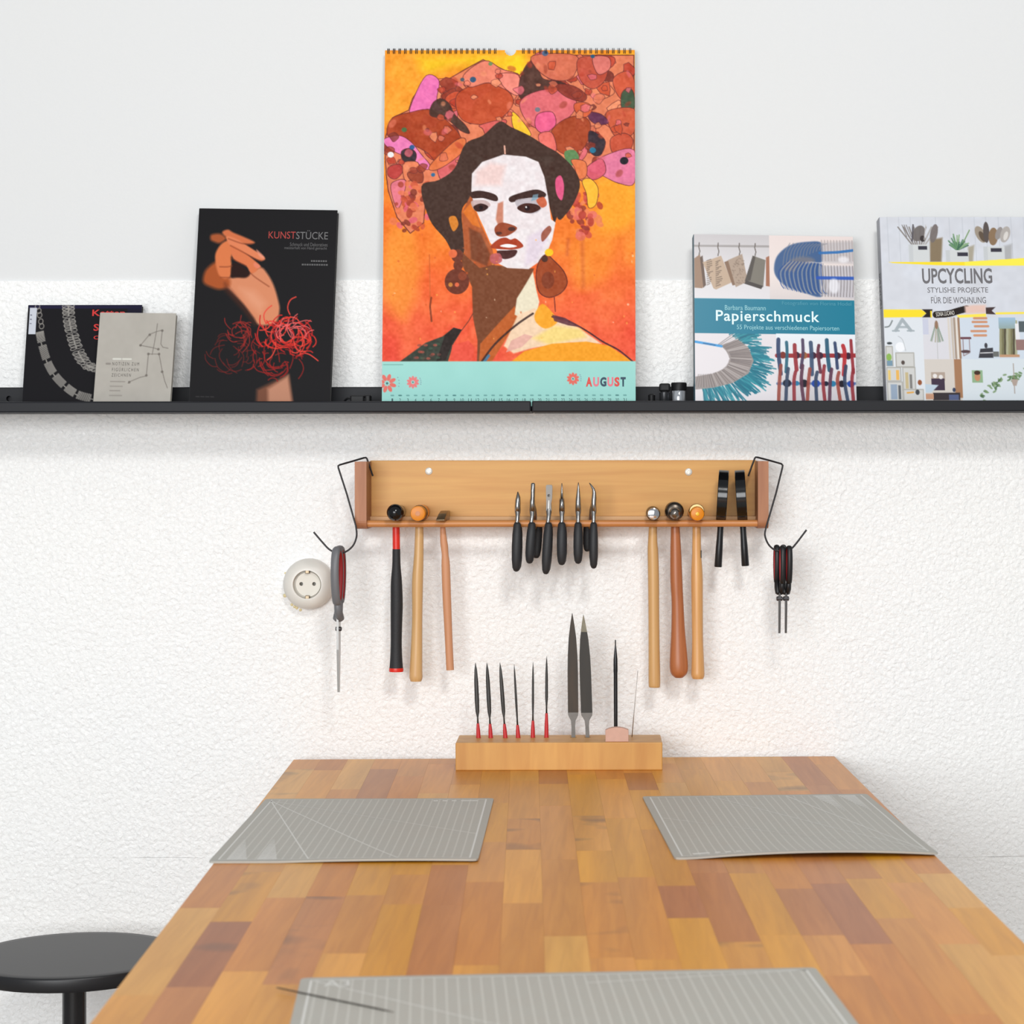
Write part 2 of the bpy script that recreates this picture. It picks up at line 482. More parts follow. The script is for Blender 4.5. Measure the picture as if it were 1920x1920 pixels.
# ------------------------------------------------------------------ picture ledges
LIP_F, LIP_B = -.118, -.110
LEDGE_LO = PZ(772, LIP_F); LIP_TOP = PZ(751.5, LIP_F); FLOOR_Z = LEDGE_LO + .009
BACK_TOP = PZ(725, -.012)
JOINT = PX(996.5, LIP_F)
t_panel = []
def ledge(x0, x1, label):
    t = empty('picture_ledge', ((x0 + x1) / 2, -.003, LEDGE_LO), label, 'shelf', None)
    finish('shelf_board', box_bm(x0, x1, LIP_B - .001, -.004, LEDGE_LO, FLOOR_Z, .0008), BLACK, t)
    finish('front_lip', box_bm(x0, x1, LIP_F, LIP_B, LEDGE_LO - .0004, LIP_TOP, .0022), BLACK, t)
    t_panel.append(finish('back_panel', box_bm(x0, x1, -.013, -.0028, LEDGE_LO - .0003, BACK_TOP, .0012), BLACK, t))
    return t
ledge_a = ledge(JOINT - 1.15, JOINT - .0006, 'black picture ledge carrying the three dark and grey books')
ledge_b = ledge(JOINT + .0006, JOINT + 1.15, 'black picture ledge carrying the two colourful craft books')
hx, hz = PX(17, -.013), PZ(746, -.013)
cut(t_panel[0], lathe_bm((hx, -.004, hz), (0, -1, 0), [(0, .0042), (.012, .0042)]))

# ------------------------------------------------------------------ books and calendar
class Sheet: pass
def book(name, label, cat, px_l, px_r, py_top, base_y, top_y, thick, roll=0.0, yaw=0.0, cover_rgb=(30, 30, 32), py_b=None, pages=True, spine_rgb=None, group=None):
    """a volume standing on the ledge and leaning back to the wall; cover px box -> local frame"""
    zt = PZ(py_top, top_y)
    hgt = zt - FLOOR_Z
    lean = math.atan2(top_y - base_y, hgt)
    foot = thick * math.sin(lean)          # the back edge carries the leaning volume
    hgt -= foot
    H = math.hypot(top_y - base_y, hgt)
    sm = s((base_y + top_y) / 2)
    Wd = (px_r - px_l) * sm
    xc = PX((px_l + px_r) / 2, (base_y + top_y) / 2)
    raise_ = abs(math.sin(roll)) * Wd / 2 + foot
    e = empty(name, (xc, base_y, FLOOR_Z + raise_), label, cat, group)
    e.rotation_mode = 'XYZ'
    R = Matrix.Rotation(yaw, 4, 'Z') @ Matrix.Rotation(-lean, 4, 'X') @ Matrix.Rotation(roll, 4, 'Y')
    e.rotation_euler = R.to_euler('XYZ')
    b = Sheet(); b.e = e; b.W = Wd; b.H = H; b.t = thick
    pb = CY - (FLOOR_Z + foot - CAMZ) / s(base_y) if py_b is None else py_b
    b.pb = pb
    b.fx = lambda px: (np.asarray(px) - px_l) / (px_r - px_l) * Wd - Wd / 2
    b.fz = lambda py: (pb - np.asarray(py)) / (pb - py_top) * H
    cm = mat(name + '_cover_board_%d_%d_%d' % cover_rgb, cover_rgb, .4)
    sm_ = cm if spine_rgb is None else mat(name + '_spine_%d_%d_%d' % spine_rgb, spine_rgb, .45)
    if pages:
        c = .0016
        b.front = finish('front_board', box_bm(-Wd / 2, Wd / 2, 0, c, 0, H, .0004), cm, e, world_space=False)
        finish('back_board', box_bm(-Wd / 2, Wd / 2, thick - c, thick, 0, H, .0004), cm, e, world_space=False)
        finish('spine', box_bm(-Wd / 2 - .0008, -Wd / 2 + .0012, 0, thick, 0, H, .0006), sm_, e, world_space=False)
        finish('page_block', box_bm(-Wd / 2 + .001, Wd / 2 - .002, c, thick - c, .001, H - .002), PAGES, e, world_space=False)
    return b

# --- calendar -------------------------------------------------------
cal = book('wall_calendar', 'wire-bound art calendar showing a painted woman with flowers, month of August', 'calendar',
           719.5, 1191.5, 94, -.070, -.016, .004, pages=False)
SK = (233, 224, 226); BR = (122, 72, 48); DK = (72, 52, 45)
c = Canvas(719.5, 94, 1191.5, cal.pb, 1.15, (240, 130, 50))
c.vgrad(719, 93, 1192, 680, [(94, (246, 160, 48)), (300, (243, 140, 48)), (470, (241, 124, 50)), (580, (238, 100, 62)), (678, (236, 92, 68))])
c.noise(60, 16, 1, tint=(.3, 1, .4)); c.noise(22, 12, 2, tint=(.5, 1, .5)); c.noise(7, 6, 3)
for pts, col, a in [([(800, 104), (960, 104), (975, 150), (930, 130), (860, 125), (800, 140), (785, 120)], (248, 206, 40), .8),
                    ([(960, 104), (985, 104), (985, 150), (972, 155), (955, 125)], (250, 215, 40), .9),
                    ([(1120, 340), (1190, 335), (1190, 420), (1130, 440), (1115, 390)], (250, 178, 50), .7),
                    ([(1150, 104), (1190, 104), (1190, 140), (1160, 128)], (248, 200, 45), .7),
                    ([(722, 440), (770, 430), (790, 520), (760, 600), (722, 560)], (246, 160, 60), .6),
                    ([(1090, 440), (1150, 430), (1140, 520), (1080, 540)], (246, 150, 50), .5)]:
    c.poly(pts, col, a, soft=26, smooth=True)
OUT = (96, 44, 44)
SAL = (226, 128, 92)
# blossom garland: base mass, then petals
c.poly([(722, 300), (722, 258), (735, 222), (765, 208), (772, 186), (800, 144), (828, 156), (872, 130), (905, 112), (945, 132), (972, 143), (985, 132), (1000, 104), (1190, 104), (1190, 345), (1160, 346), (1130, 330), (1100, 345), (1060, 330), (1000, 285), (900, 290), (840, 335), (800, 350), (795, 420), (770, 440), (745, 410), (728, 360), (724, 330)], SAL, 1, edge=OUT, ew=2)
PET = [
 ([(798, 142), (822, 152), (818, 188), (828, 210), (800, 206), (768, 217), (774, 186)], (236, 116, 184)),
 ([(733, 224), (768, 212), (808, 208), (850, 240), (868, 272), (858, 300), (830, 332), (805, 292), (760, 268), (726, 256)], (168, 66, 36)),
 ([(858, 176), (895, 158), (935, 160), (962, 186), (952, 212), (918, 234), (872, 230), (855, 205)], (192, 78, 46)),
 ([(868, 142), (908, 114), (940, 130), (972, 142), (972, 178), (945, 168), (915, 156), (880, 164)], (234, 132, 108)),
 ([(935, 140), (972, 142), (972, 180), (945, 165)], (238, 138, 122)),
 ([(900, 236), (948, 226), (940, 250), (928, 274), (914, 262), (905, 244)], (216, 96, 92)),
 ([(810, 195), (826, 186), (842, 196), (852, 216), (872, 236), (880, 252), (862, 246), (838, 226), (806, 218)], (72, 52, 45)),
 ([(974, 152), (990, 118), (1008, 122), (1018, 148), (1052, 154), (1078, 172), (1050, 178), (1010, 172), (976, 186)], (76, 52, 46)),
 ([(1000, 104), (1080, 104), (1078, 140), (1060, 152), (1030, 148), (1005, 128)], (214, 112, 84)),
 ([(974, 196), (996, 176), (1040, 168), (1076, 184), (1080, 204), (1058, 230), (1022, 246), (990, 232)], (224, 108, 116)),
 ([(1008, 216), (1036, 212), (1042, 236), (1020, 252), (1004, 240)], (236, 98, 142)),
 ([(960, 212), (974, 222), (996, 254), (978, 256), (962, 240)], (246, 200, 52)),
 ([(1034, 248), (1062, 224), (1092, 220), (1108, 236), (1098, 276), (1070, 294), (1042, 280)], (166, 70, 40)),
 ([(1010, 255), (1034, 250), (1044, 280), (1034, 292), (1018, 282)], (232, 112, 104)),
 ([(1084, 112), (1118, 106), (1140, 116), (1136, 150), (1112, 168), (1088, 150)], (194, 82, 62)),
 ([(1112, 108), (1142, 108), (1144, 130), (1122, 140)], (222, 122, 112)),
 ([(1040, 160), (1075, 162), (1100, 180), (1092, 192), (1060, 182)], (140, 56, 44)),
 ([(1150, 150), (1176, 134), (1190, 150), (1190, 180), (1164, 186)], (206, 88, 60)),
 ([(1166, 178), (1180, 166), (1190, 178), (1190, 206), (1168, 208)], (62, 88, 66)),
 ([(1140, 210), (1190, 206), (1190, 250), (1160, 262), (1142, 236)], (204, 92, 62)),
 ([(1104, 212), (1128, 216), (1142, 232), (1122, 236), (1106, 226)], (98, 52, 84)),
 ([(1078, 196), (1100, 194), (1112, 206), (1098, 222), (1080, 212)], (214, 96, 58)),
 ([(1104, 250), (1120, 252), (1136, 268), (1126, 294), (1108, 288)], (46, 42, 52)),
 ([(1146, 262), (1172, 252), (1188, 266), (1176, 292), (1150, 290)], (196, 82, 58)),
 ([(1100, 318), (1140, 292), (1190, 284), (1190, 346), (1160, 346), (1130, 332)], (226, 124, 160)),
 ([(1098, 320), (1128, 300), (1136, 326), (1112, 340)], (216, 92, 112)),
 ([(720, 262), (748, 256), (770, 268), (790, 292), (806, 312), (798, 320), (772, 300), (742, 288), (722, 274)], (238, 128, 188)),
 ([(752, 286), (768, 280), (780, 290), (776, 306), (756, 304)], (44, 42, 46)),
 ([(728, 316), (748, 310), (756, 322), (742, 338), (728, 332)], (182, 62, 60)),
 ([(756, 308), (782, 306), (784, 322), (770, 340), (758, 338)], (232, 132, 92)),
 ([(764, 326), (790, 322), (792, 344), (772, 342)], (150, 66, 46)),
 ([(734, 346), (760, 340), (756, 372), (746, 394), (736, 372)], (230, 122, 140)),
 ([(820, 300), (850, 290), (870, 300), (850, 330), (834, 346), (822, 330)], (222, 104, 108)),
 ([(806, 312), (850, 268), (872, 262), (868, 286), (836, 312), (812, 322)], (228, 120, 70)),
]
rr = random.Random(12)
BLOOM = [(205, 84, 54), (232, 128, 104), (186, 66, 48), (240, 150, 110), (150, 60, 44), (224, 108, 120), (214, 112, 84), (120, 52, 44), (236, 140, 100)]
def petal_patch(x, y, r, col, a):
    n = rr.randint(5, 8); ph = rr.uniform(0, 6)
    c.poly([(x + math.cos(ph + k * 6.283 / n) * r * rr.uniform(.55, 1.3), y + math.sin(ph + k * 6.283 / n) * r * rr.uniform(.5, 1.15)) for k in range(n)], col, a, smooth=rr.random() < .5, edge=OUT, ew=1.3)
def in_garland(x, y):
    if 872 < x < 1064 and y > 236: return False
    if x < 985 and y < 150 - (x - 800) * .10 and not (880 < x < 965 and y > 128): return False
    if x < 800 and y < 222: return False
    return True
for k in range(150):
    x, y = rr.uniform(728, 1186), rr.uniform(110, 330)
    if in_garland(x, y): petal_patch(x, y, rr.uniform(9, 22), rr.choice(BLOOM), .9)
for pts, col in PET:
    c.poly(pts, col, .93, smooth=True, edge=OUT, ew=1.4)
for k in range(85):
    x, y = rr.uniform(728, 1186), rr.uniform(112, 325)
    if in_garland(x, y): petal_patch(x, y, rr.uniform(4, 11), rr.choice(BLOOM), .75)
c.noise(12, 9, 41, sl=c.sub(722, 104, 1190, 350), tint=(1, .7, .6))
for k in range(70):
    x, y = rr.uniform(724, 1188), rr.uniform(112, 330)
    if not in_garland(x, y): continue
    c.ell(x, y, rr.uniform(2, 9), rr.uniform(2, 6), rr.choice([(205, 84, 54), (232, 128, 104), (186, 66, 48), (240, 150, 110), (150, 60, 44), (224, 108, 120)]), .55, rr.uniform(0, 3), soft=3)
for x, y, r, col in [(886, 150, 6, (60, 90, 120)), (866, 150, 4, (80, 90, 100)), (919, 120, 4, (110, 140, 90)), (772, 278, 5, (50, 90, 140)), (757, 245, 5, (80, 110, 70)), (1008, 207, 5, (120, 120, 130)), (1112, 284, 6, (50, 120, 150)), (1171, 304, 8, (40, 36, 44)), (732, 292, 6, (235, 232, 232)), (1022, 100, 6, (80, 100, 130)), (1112, 106, 4, (50, 90, 120)), (812, 330, 4, (60, 110, 150))]:
    c.ell(x, y, r, r * .9, col)
# hanging clusters on both sides of the hair
for k in range(46):
    x, y = rr.gauss(776, 16), rr.uniform(345, 438)
    c.ell(x, y, rr.uniform(3, 10), rr.uniform(3, 8), rr.choice([(168, 66, 48), (204, 88, 60), (228, 118, 80), (126, 52, 42), (224, 100, 120)]), .8, rr.uniform(0, 3))
for k in range(46):
    x, y = rr.gauss(1092, 13), rr.uniform(362, 446)
    c.ell(x, y, rr.uniform(3, 10), rr.uniform(3, 9), rr.choice([(204, 82, 70), (176, 62, 52), (226, 112, 104), (140, 54, 50), (232, 130, 90)]), .8, rr.uniform(0, 3))
c.poly([(1092, 342), (1108, 338), (1122, 356), (1118, 386), (1104, 392), (1100, 366)], (246, 186, 60), 1, smooth=True, edge=OUT)
c.poly([(1060, 286), (1078, 284), (1086, 300), (1070, 314), (1060, 300)], (98, 136, 88), 1, smooth=True)
c.poly([(1072, 302), (1098, 306), (1100, 332), (1086, 338), (1078, 318)], (226, 122, 76), 1, smooth=True, edge=OUT)
# hair
c.poly([(790, 352), (822, 340), (852, 318), (872, 272), (905, 256), (936, 230), (958, 240), (992, 256), (1024, 276), (1048, 290), (1076, 318), (1088, 348), (1078, 380), (1062, 404), (1046, 412), (1030, 350), (1008, 300), (950, 288), (905, 305), (888, 326), (882, 372), (866, 400), (872, 470), (856, 486), (836, 452), (806, 414)], DK, 1, smooth=True)
c.poly([(1042, 340), (1052, 332), (1058, 352), (1054, 378), (1044, 366)], (222, 90, 132), 1, smooth=True)
c.poly([(842, 412), (854, 408), (860, 424), (850, 436)], (214, 130, 50), 1, smooth=True)
# neck, shoulders
c.poly([(880, 486), (930, 500), (1002, 506), (992, 545), (968, 582), (962, 604), (934, 640), (914, 679), (896, 679), (897, 640), (888, 596), (886, 540), (868, 500), (862, 470)], BR, 1, soft=2)
c.poly([(900, 679), (902, 646), (938, 606), (966, 576), (976, 598), (948, 640), (924, 679)], (190, 98, 48), 1, soft=2)
c.poly([(1000, 512), (1006, 544), (1012, 568), (1008, 586), (986, 602), (966, 592), (970, 562), (986, 536)], (232, 222, 196), 1, soft=2)
c.poly([(972, 592), (1004, 580), (1012, 590), (1030, 600), (1070, 606), (1128, 646), (1070, 644), (1000, 654), (964, 664), (946, 650)], (240, 208, 176), 1, soft=3)
c.poly([(1000, 636), (1040, 612), (1090, 618), (1100, 634), (1030, 648)], (242, 214, 120), .8, soft=8)
c.poly([(1004, 590), (1018, 572), (1038, 590), (1046, 606), (1024, 618), (1006, 606)], (244, 166, 50), 1, soft=2, smooth=True)
c.poly([(960, 679), (984, 660), (1036, 646), (1100, 642), (1142, 650), (1186, 679)], (243, 160, 44), 1, soft=1.6)
c.stroke([(1036, 596), (1066, 604), (1100, 622), (1130, 642), (1160, 658), (1186, 679)], 3, (70, 44, 50), .9, smooth=True)
c.poly([(1036, 592), (1060, 598), (1092, 616), (1066, 612), (1040, 604)], (98, 56, 66), .9)
c.poly([(752, 679), (800, 644), (832, 632), (852, 616), (868, 620), (852, 646), (842, 679)], (62, 68, 60), 1, soft=1.6)
c.poly([(836, 630), (852, 616), (868, 620), (848, 650), (838, 676), (820, 679)], (52, 44, 42), 1)
c.poly([(846, 676), (850, 648), (880, 640), (892, 652), (886, 679)], (232, 88, 70), 1)
for k in range(16): c.ell(rr.uniform(780, 830), rr.uniform(645, 676), 4, 2.4, rr.choice([(196, 90, 76), (70, 96, 78), (120, 76, 70)]), .6)
c.stroke([(868, 620), (880, 604), (888, 590)], 1.6, (110, 60, 48))
c.stroke([(905, 679), (930, 646), (968, 612), (1000, 590)], 4, (58, 40, 40), .85, smooth=True)
c.stroke([(910, 679), (918, 668)], 5, (80, 120, 150))
c.poly([(960, 640), (985, 628), (1000, 632), (980, 652), (950, 662)], (226, 170, 160), .8)
# face
c.poly([(876, 400), (874, 330), (900, 292), (946, 276), (1000, 284), (1030, 318), (1048, 400), (1040, 424), (1028, 380), (1000, 320), (900, 330), (890, 384)], DK, 1)
c.poly([(866, 402), (884, 366), (892, 400), (906, 432), (924, 470), (930, 498), (900, 505), (872, 480)], (176, 92, 54), 1, soft=2)
c.poly([(868, 400), (884, 382), (894, 408), (902, 430), (886, 424)], (226, 122, 48), .9, soft=3)
c.poly([(880, 430), (902, 440), (920, 480), (914, 502), (884, 488)], (120, 68, 46), .9, soft=4)
c.poly([(884, 360), (885, 328), (904, 306), (944, 292), (986, 296), (1010, 306), (1021, 334), (1028, 372), (1034, 414), (1042, 420), (1036, 452), (1022, 486), (992, 507), (952, 505), (934, 496), (938, 478), (920, 458), (908, 430), (896, 404), (888, 384)], SK, 1, soft=1.6)
c.noise(9, 7, 9, sl=c.sub(885, 292, 1040, 507), tint=(.6, 1, 1))
c.poly([(890, 350), (892, 324), (920, 308), (948, 312), (940, 350)], (238, 196, 188), .6, soft=10)
c.poly([(990, 446), (1022, 430), (1028, 452), (1006, 494), (985, 500)], (220, 204, 220), .7, soft=8)
c.stroke([(946, 276), (947, 290)], 3, (226, 170, 150))
# brows kept apart, eyes, nose, mouth
c.poly([(882, 364), (900, 360), (926, 366), (934, 374), (930, 380), (906, 374), (886, 374)], (66, 44, 40), 1, smooth=True)
c.poly([(956, 372), (984, 362), (1008, 358), (1024, 366), (1018, 374), (990, 374), (960, 382)], (66, 44, 40), 1, smooth=True)
c.poly([(884, 380), (908, 378), (920, 386), (912, 394), (892, 398)], (196, 170, 168), .9, smooth=True)
c.poly([(888, 390), (902, 384), (916, 390), (908, 398), (894, 399)], (60, 36, 34), 1, smooth=True)
c.poly([(966, 380), (990, 374), (1016, 374), (1022, 384), (1006, 402), (980, 400)], (186, 178, 184), .9, smooth=True)
c.poly([(970, 392), (984, 384), (1006, 386), (1014, 394), (998, 402), (980, 400)], (70, 40, 34), 1, smooth=True)
c.ell(989, 393, 5, 5, (40, 26, 28)); c.ell(987, 391, 1.6, 1.6, (240, 238, 236))
c.ell(902, 392, 4, 4, (40, 26, 28))
c.poly([(1006, 378), (1020, 372), (1026, 386), (1016, 392)], (202, 92, 56), .9, smooth=True)
c.poly([(1000, 368), (1010, 366), (1008, 376), (996, 380)], (120, 160, 180), .7)
c.poly([(934, 384), (944, 380), (944, 420), (936, 428), (930, 414)], (196, 116, 88), .85, soft=3)
c.poly([(928, 430), (940, 420), (960, 424), (970, 430), (964, 438), (948, 446), (932, 444)], (152, 74, 48), 1, smooth=True)
c.ell(960, 432, 7, 4, (74, 44, 40)); c.ell(936, 440, 6, 3, (90, 52, 44))
c.poly([(920, 466), (934, 452), (948, 448), (958, 452), (968, 450), (982, 464), (966, 470), (940, 470)], (170, 66, 40), 1, smooth=True)
c.poly([(938, 464), (952, 460), (970, 464), (956, 467)], (244, 240, 240), 1, smooth=True)
c.poly([(932, 474), (950, 472), (970, 472), (964, 484), (944, 488)], (78, 46, 44), 1, smooth=True)
c.poly([(922, 480), (938, 478), (942, 492), (930, 498), (920, 492)], (188, 96, 100), .9, smooth=True)
c.poly([(1016, 440), (1030, 426), (1034, 436), (1018, 456)], (150, 78, 60), .9, smooth=True)
# earrings, drips
for x, y, rx, ry in [(858, 530, 23, 24), (858, 482, 11, 12), (860, 500, 9, 10)]: c.ell(x, y, rx, ry, (112, 58, 44))
c.ell(850, 478, 8, 8, (226, 110, 70)); c.ell(846, 536, 4, 4, (200, 130, 60)); c.ell(858, 536, 4, 4, (222, 104, 70)); c.ell(868, 520, 8, 8, (150, 74, 50), .7)
c.poly([(1024, 480), (1040, 492), (1058, 512), (1064, 534), (1052, 552), (1030, 560), (1012, 550), (1006, 524), (1010, 496)], (158, 74, 42), 1, smooth=True, edge=(92, 40, 36), ew=2)
c.ell(1030, 476, 8, 7, (244, 196, 40)); c.ell(1022, 488, 6, 6, (80, 52, 44)); c.ell(1028, 528, 12, 16, (120, 58, 40), .7)
c.stroke([(1040, 560), (1042, 586)], 2, (130, 56, 46))
c.stroke([(810, 560), (808, 576), (811, 604)], 3.4, (120, 60, 40), .8); c.stroke([(806, 480), (808, 560)], 2.5, (196, 96, 48), .6)
c.stroke([(1092, 450), (1094, 540)], 8, (196, 92, 50), .45, soft=6); c.stroke([(1066, 452), (1064, 480)], 6, (190, 90, 50), .5, soft=5)
for k in range(40): c.ell(rr.uniform(722, 1188), rr.uniform(430, 640), rr.uniform(.8, 2.2), rr.uniform(.8, 2.2), rr.choice([(250, 220, 190), (214, 96, 50), (250, 176, 80)]), .6)
c.noise(4, 7, 21)
# month strip
MINT = (160, 216, 208)
c.rect(719, 678.5, 1193, 775, MINT); c.noise(30, 2, 8, sl=c.sub(719, 680, 1192, 775))
def flower(cv, x, y, r, col, n=8, a0=0.3):
    for k in range(n):
        a = a0 + k * 2 * math.pi / n
        cv.ell(x + math.cos(a) * r * .62, y + math.sin(a) * r * .62, r * .36, r * .2, col, 1, a, soft=1.0)
    cv.ell(x, y, r * .12, r * .12, (70, 110, 110))
    for k in range(4):
        cv.ell(x + math.cos(k * .25 - .5) * r * 1.25, y + math.sin(k * .25 - .5) * r * 1.25, .9, .9, (120, 130, 150), .8)
flower(c, 729, 719, 18, (228, 118, 108)); flower(c, 777, 717, 12, (232, 130, 130), 10); flower(c, 1075, 711, 12, (230, 112, 100), 10)
c.stroke([(722, 684.5), (758, 684.5)], 1.4, (110, 160, 150), .8)
for d in range(31):
    x = 739 + d * 14.42; sun = d % 7 == 1
    c.stroke([(x - 2.2, 741.5), (x + 2.2, 741.5)], 2.2, (60, 110, 110), .9 if sun else .55)
notch = lambda X, Y: ((X - 956.5) ** 2 + (Y - 94) ** 2) < 10.5 ** 2
cover = c.mesh('printed_sheet', PRINT_MATT, cal.e, cal.fx, cal.fz, -.0006, skip=notch)
def plate_with_notch(y0, y1):
    W2, H = cal.W / 2, cal.H; r = 10.5 / 472 * cal.W; xc = float(cal.fx(956.5))
    pts = [(-W2, 0), (W2, 0), (W2, H), (xc + r, H)]
    pts += [(xc + r * math.cos(a), H - r * math.sin(a)) for a in np.linspace(0, math.pi, 14)[1:-1]]
    pts += [(xc - r, H), (-W2, H)]
    return prism_bm(pts, y0, y1)
finish('page_stack', plate_with_notch(-.0004, .0034), mat('calendar_paper', (236, 232, 224), .7), cal.e, world_space=False)
wb = bmesh.new()
for k in range(44):
    px = 726 + k * 10.62
    if 938 < px < 976: continue
    x = float(cal.fx(px))
    for dx in (-.0011, .0011):
        ring = [(x + dx, .0014 + .0042 * math.cos(a), cal.H - .0015 + .0045 * math.sin(a)) for a in np.linspace(0, 2 * math.pi, 10, endpoint=False)]
        tube_bm(ring, .0006, 6, closed=True, bm=wb)
tag(finish('wire_binding', wb, mat('binding_wire', (62, 62, 66), .35, .7), cal.e, world_space=False, smooth=True), kind='stuff')
TXT = lambda n, rgb: mat('ink_' + n, rgb, .6)
xs = [1099, 1112.5, 1125.5, 1139, 1152, 1163.5, 1175]
for ch, col, i in zip('AUGUST', ['red', 'pink', 'navy', 'pink', 'red', 'navy'], range(6)):
    m = {'red': TXT('coral_red', (222, 70, 62)), 'pink': TXT('pink', (232, 120, 136)), 'navy': TXT('navy', (36, 66, 86))}[col]
    lettering(ch, (xs[i], 708, xs[i + 1] - 1.8, 725.5), cal.fx, cal.fz, -.0008, m, cover, bold=.05)
for d in range(31):
    x = 739 + d * 14.42; st = str(d + 1)
    wdt = 3.0 if len(st) == 1 else 6.4
    lettering(st, (x - wdt / 2, 747, x + wdt / 2, 753), cal.fx, cal.fz, -.0008, TXT('date_green', (52, 98, 100)), cover, name='date_numeral')

# --- chains book ---------------------------------------------------
kb = book('chain_jewellery_book', 'low black book with silver chains on its cover behind grey booklet', 'book', 48, 262, 571, -.060, -.022, .009, cover_rgb=(27, 27, 31))
c = Canvas(48, 571, 262, kb.pb, 1.2, (29, 28, 31))
c.rect(48, 571, 262, 578, (36, 34, 58)); c.rect(235, 571, 262, 620, (34, 32, 54), .7)
SV = (150, 146, 140)
for k, (x, y) in enumerate([(65, 574), (68, 582), (70, 590), (73, 602), (75, 611)]): c.ell(x, y, 4.2, 5, SV, .9, ring=1.5)
links = catmull([(71, 622), (78, 648), (90, 680), (106, 705), (128, 726), (150, 740), (180, 748)], 10)
pos = 0
for i in range(len(links) - 1):
    a, b = links[i], links[i + 1]
    t = (b - a) / np.linalg.norm(b - a); nrm = np.array([-t[1], t[0]])
    if (i // 6) % 2 == 0 or True:
        if i % 10 < 8:
            for q in (0, .5):
                p = a + (b - a) * q
                c.stroke([p - nrm * 8, p + nrm * 6], 1.5, SV, .85)
        else: c.stroke([a, b], 2.0, SV, .9)
curl = catmull([(123, 573), (126, 598), (134, 628), (147, 660), (165, 684), (190, 692)], 7)
for i, p in enumerate(curl):
    if i % 7 != 6:
        for q in (-5.5, 5.5): c.ell(p[0] + q * .9, p[1] - q * .3, 6.2, 3.0, (158, 154, 148), .85, ang=-.45 if i % 2 else .2, ring=1.5)
c.rect(51, 576, 64, 626, (200, 204, 214))
for y in (590, 598, 606): c.stroke([(53, y), (55, y)], 1.6, (60, 62, 80), .8)
kc = c.mesh('printed_cover', PRINT_SATIN, kb.e, kb.fx, kb.fz, -.0003)
RED = TXT('bright_red', (205, 38, 34))
lettering('Ketten', (169, 580, 231, 592), kb.fx, kb.fz, -.0005, RED, kc, bold=.02)
lettering('S', (173, 607, 183, 620), kb.fx, kb.fz, -.0005, RED, kc, bold=.02)
lettering('C', (174, 629, 184, 636), kb.fx, kb.fz, -.0005, RED, kc, bold=.02)

# --- grey booklet ---------------------------------------------------
gb = book('drawing_booklet', 'small grey booklet with a thin line figure leaning on black chain book', 'book', 181, 324, 587, -.092, -.052, .010, cover_rgb=(150, 146, 138), roll=.012)
c = Canvas(181, 587, 324, gb.pb, 1.2, (176, 171, 163)); c.noise(9, 2, 4); c.noise(40, 3, 5)
PEN = (118, 112, 106)
for ln in [[(290, 607), (289, 622), (286, 650), (284, 665)], [(289, 622), (277, 627), (261, 648)], [(289, 622), (300, 619), (299, 645), (303, 651), (313, 653)], [(261, 648), (283, 652), (295, 655)], [(277, 664), (297, 664)], [(277, 664), (276, 705), (264, 708), (246, 716), (243, 719)], [(297, 664), (305, 695), (311, 714), (317, 727)]]:
    c.stroke(ln, 1.5, PEN, .8)
for x, y in [(261, 648), (277, 664), (297, 664), (276, 704), (305, 697), (245, 717), (295, 655), (300, 620), (277, 628)]: c.ell(x, y, 2.4, 2.4, (110, 104, 98), .85)
c.stroke([(212, 674), (226, 674)], 3, (222, 222, 214), .8); c.stroke([(230, 674), (245, 674)], 3, (222, 222, 212), .8)
for y, x1 in [(716, 238), (725, 234), (733, 228), (742, 231)]:
    for x in np.arange(210, x1, 4): c.stroke([(x, y), (x + 2.4, y)], 2.2, (140, 134, 128), .7)
c.stroke([(200, 683), (206, 683)], 4, (136, 130, 124), .8)
gc = c.mesh('printed_cover', PRINT_MATT, gb.e, gb.fx, gb.fz, -.0003)
GR = TXT('booklet_grey', (92, 88, 82))
lettering('NOTIZEN ZUM', (211, 680, 261, 686), gb.fx, gb.fz, -.0005, GR, gc, spacing=1.5)
lettering('FIGÜRLICHEN', (211, 689.5, 261, 697), gb.fx, gb.fz, -.0005, GR, gc, spacing=1.5)
lettering('ZEICHNEN', (211, 701, 247, 707), gb.fx, gb.fz, -.0005, GR, gc, spacing=1.5)

# --- black book with hand -------------------------------------------
hb = book('art_jewellery_book', 'tall black book with a hand wearing a red wire bracelet', 'book', 362, 623, 394, -.078, -.018, .016, roll=.016, cover_rgb=(25, 25, 27))
def K(u, v): return (330 + u * .2237, 370 + v * .2239)
def KP(l): return [K(*q) for q in l]
c = Canvas(362, 394, 623, hb.pb, 1.15, (30, 29, 31))
SKN = (214, 128, 88)
c.poly(KP([(700, 1620), (960, 1490), (1010, 1760), (700, 1760)]), (120, 76, 58), 1, soft=8)
c.poly(KP([(790, 1610), (955, 1500), (1005, 1760), (800, 1760)]), (190, 134, 108), 1, soft=8)
c.poly(KP([(380, 740), (460, 820), (560, 920), (640, 1020), (700, 1085), (830, 1060), (858, 960), (845, 880), (800, 750), (740, 650), (682, 600), (600, 650), (470, 690), (420, 690)]), (212, 136, 100), 1, soft=5, smooth=True)
c.poly(KP([(215, 740), (205, 690), (230, 620), (310, 560), (340, 640), (420, 690), (430, 760), (350, 790), (270, 770)]), (168, 84, 44), 1, soft=8, smooth=True)
c.poly(KP([(300, 560), (300, 480), (350, 400), (430, 370), (460, 420), (430, 520), (440, 600), (430, 680), (380, 700), (330, 660)]), (214, 120, 74), 1, soft=4, smooth=True)
c.poly(KP([(250, 370), (256, 330), (330, 322), (380, 360), (330, 400), (280, 390)]), (166, 86, 50), 1, soft=6, smooth=True)
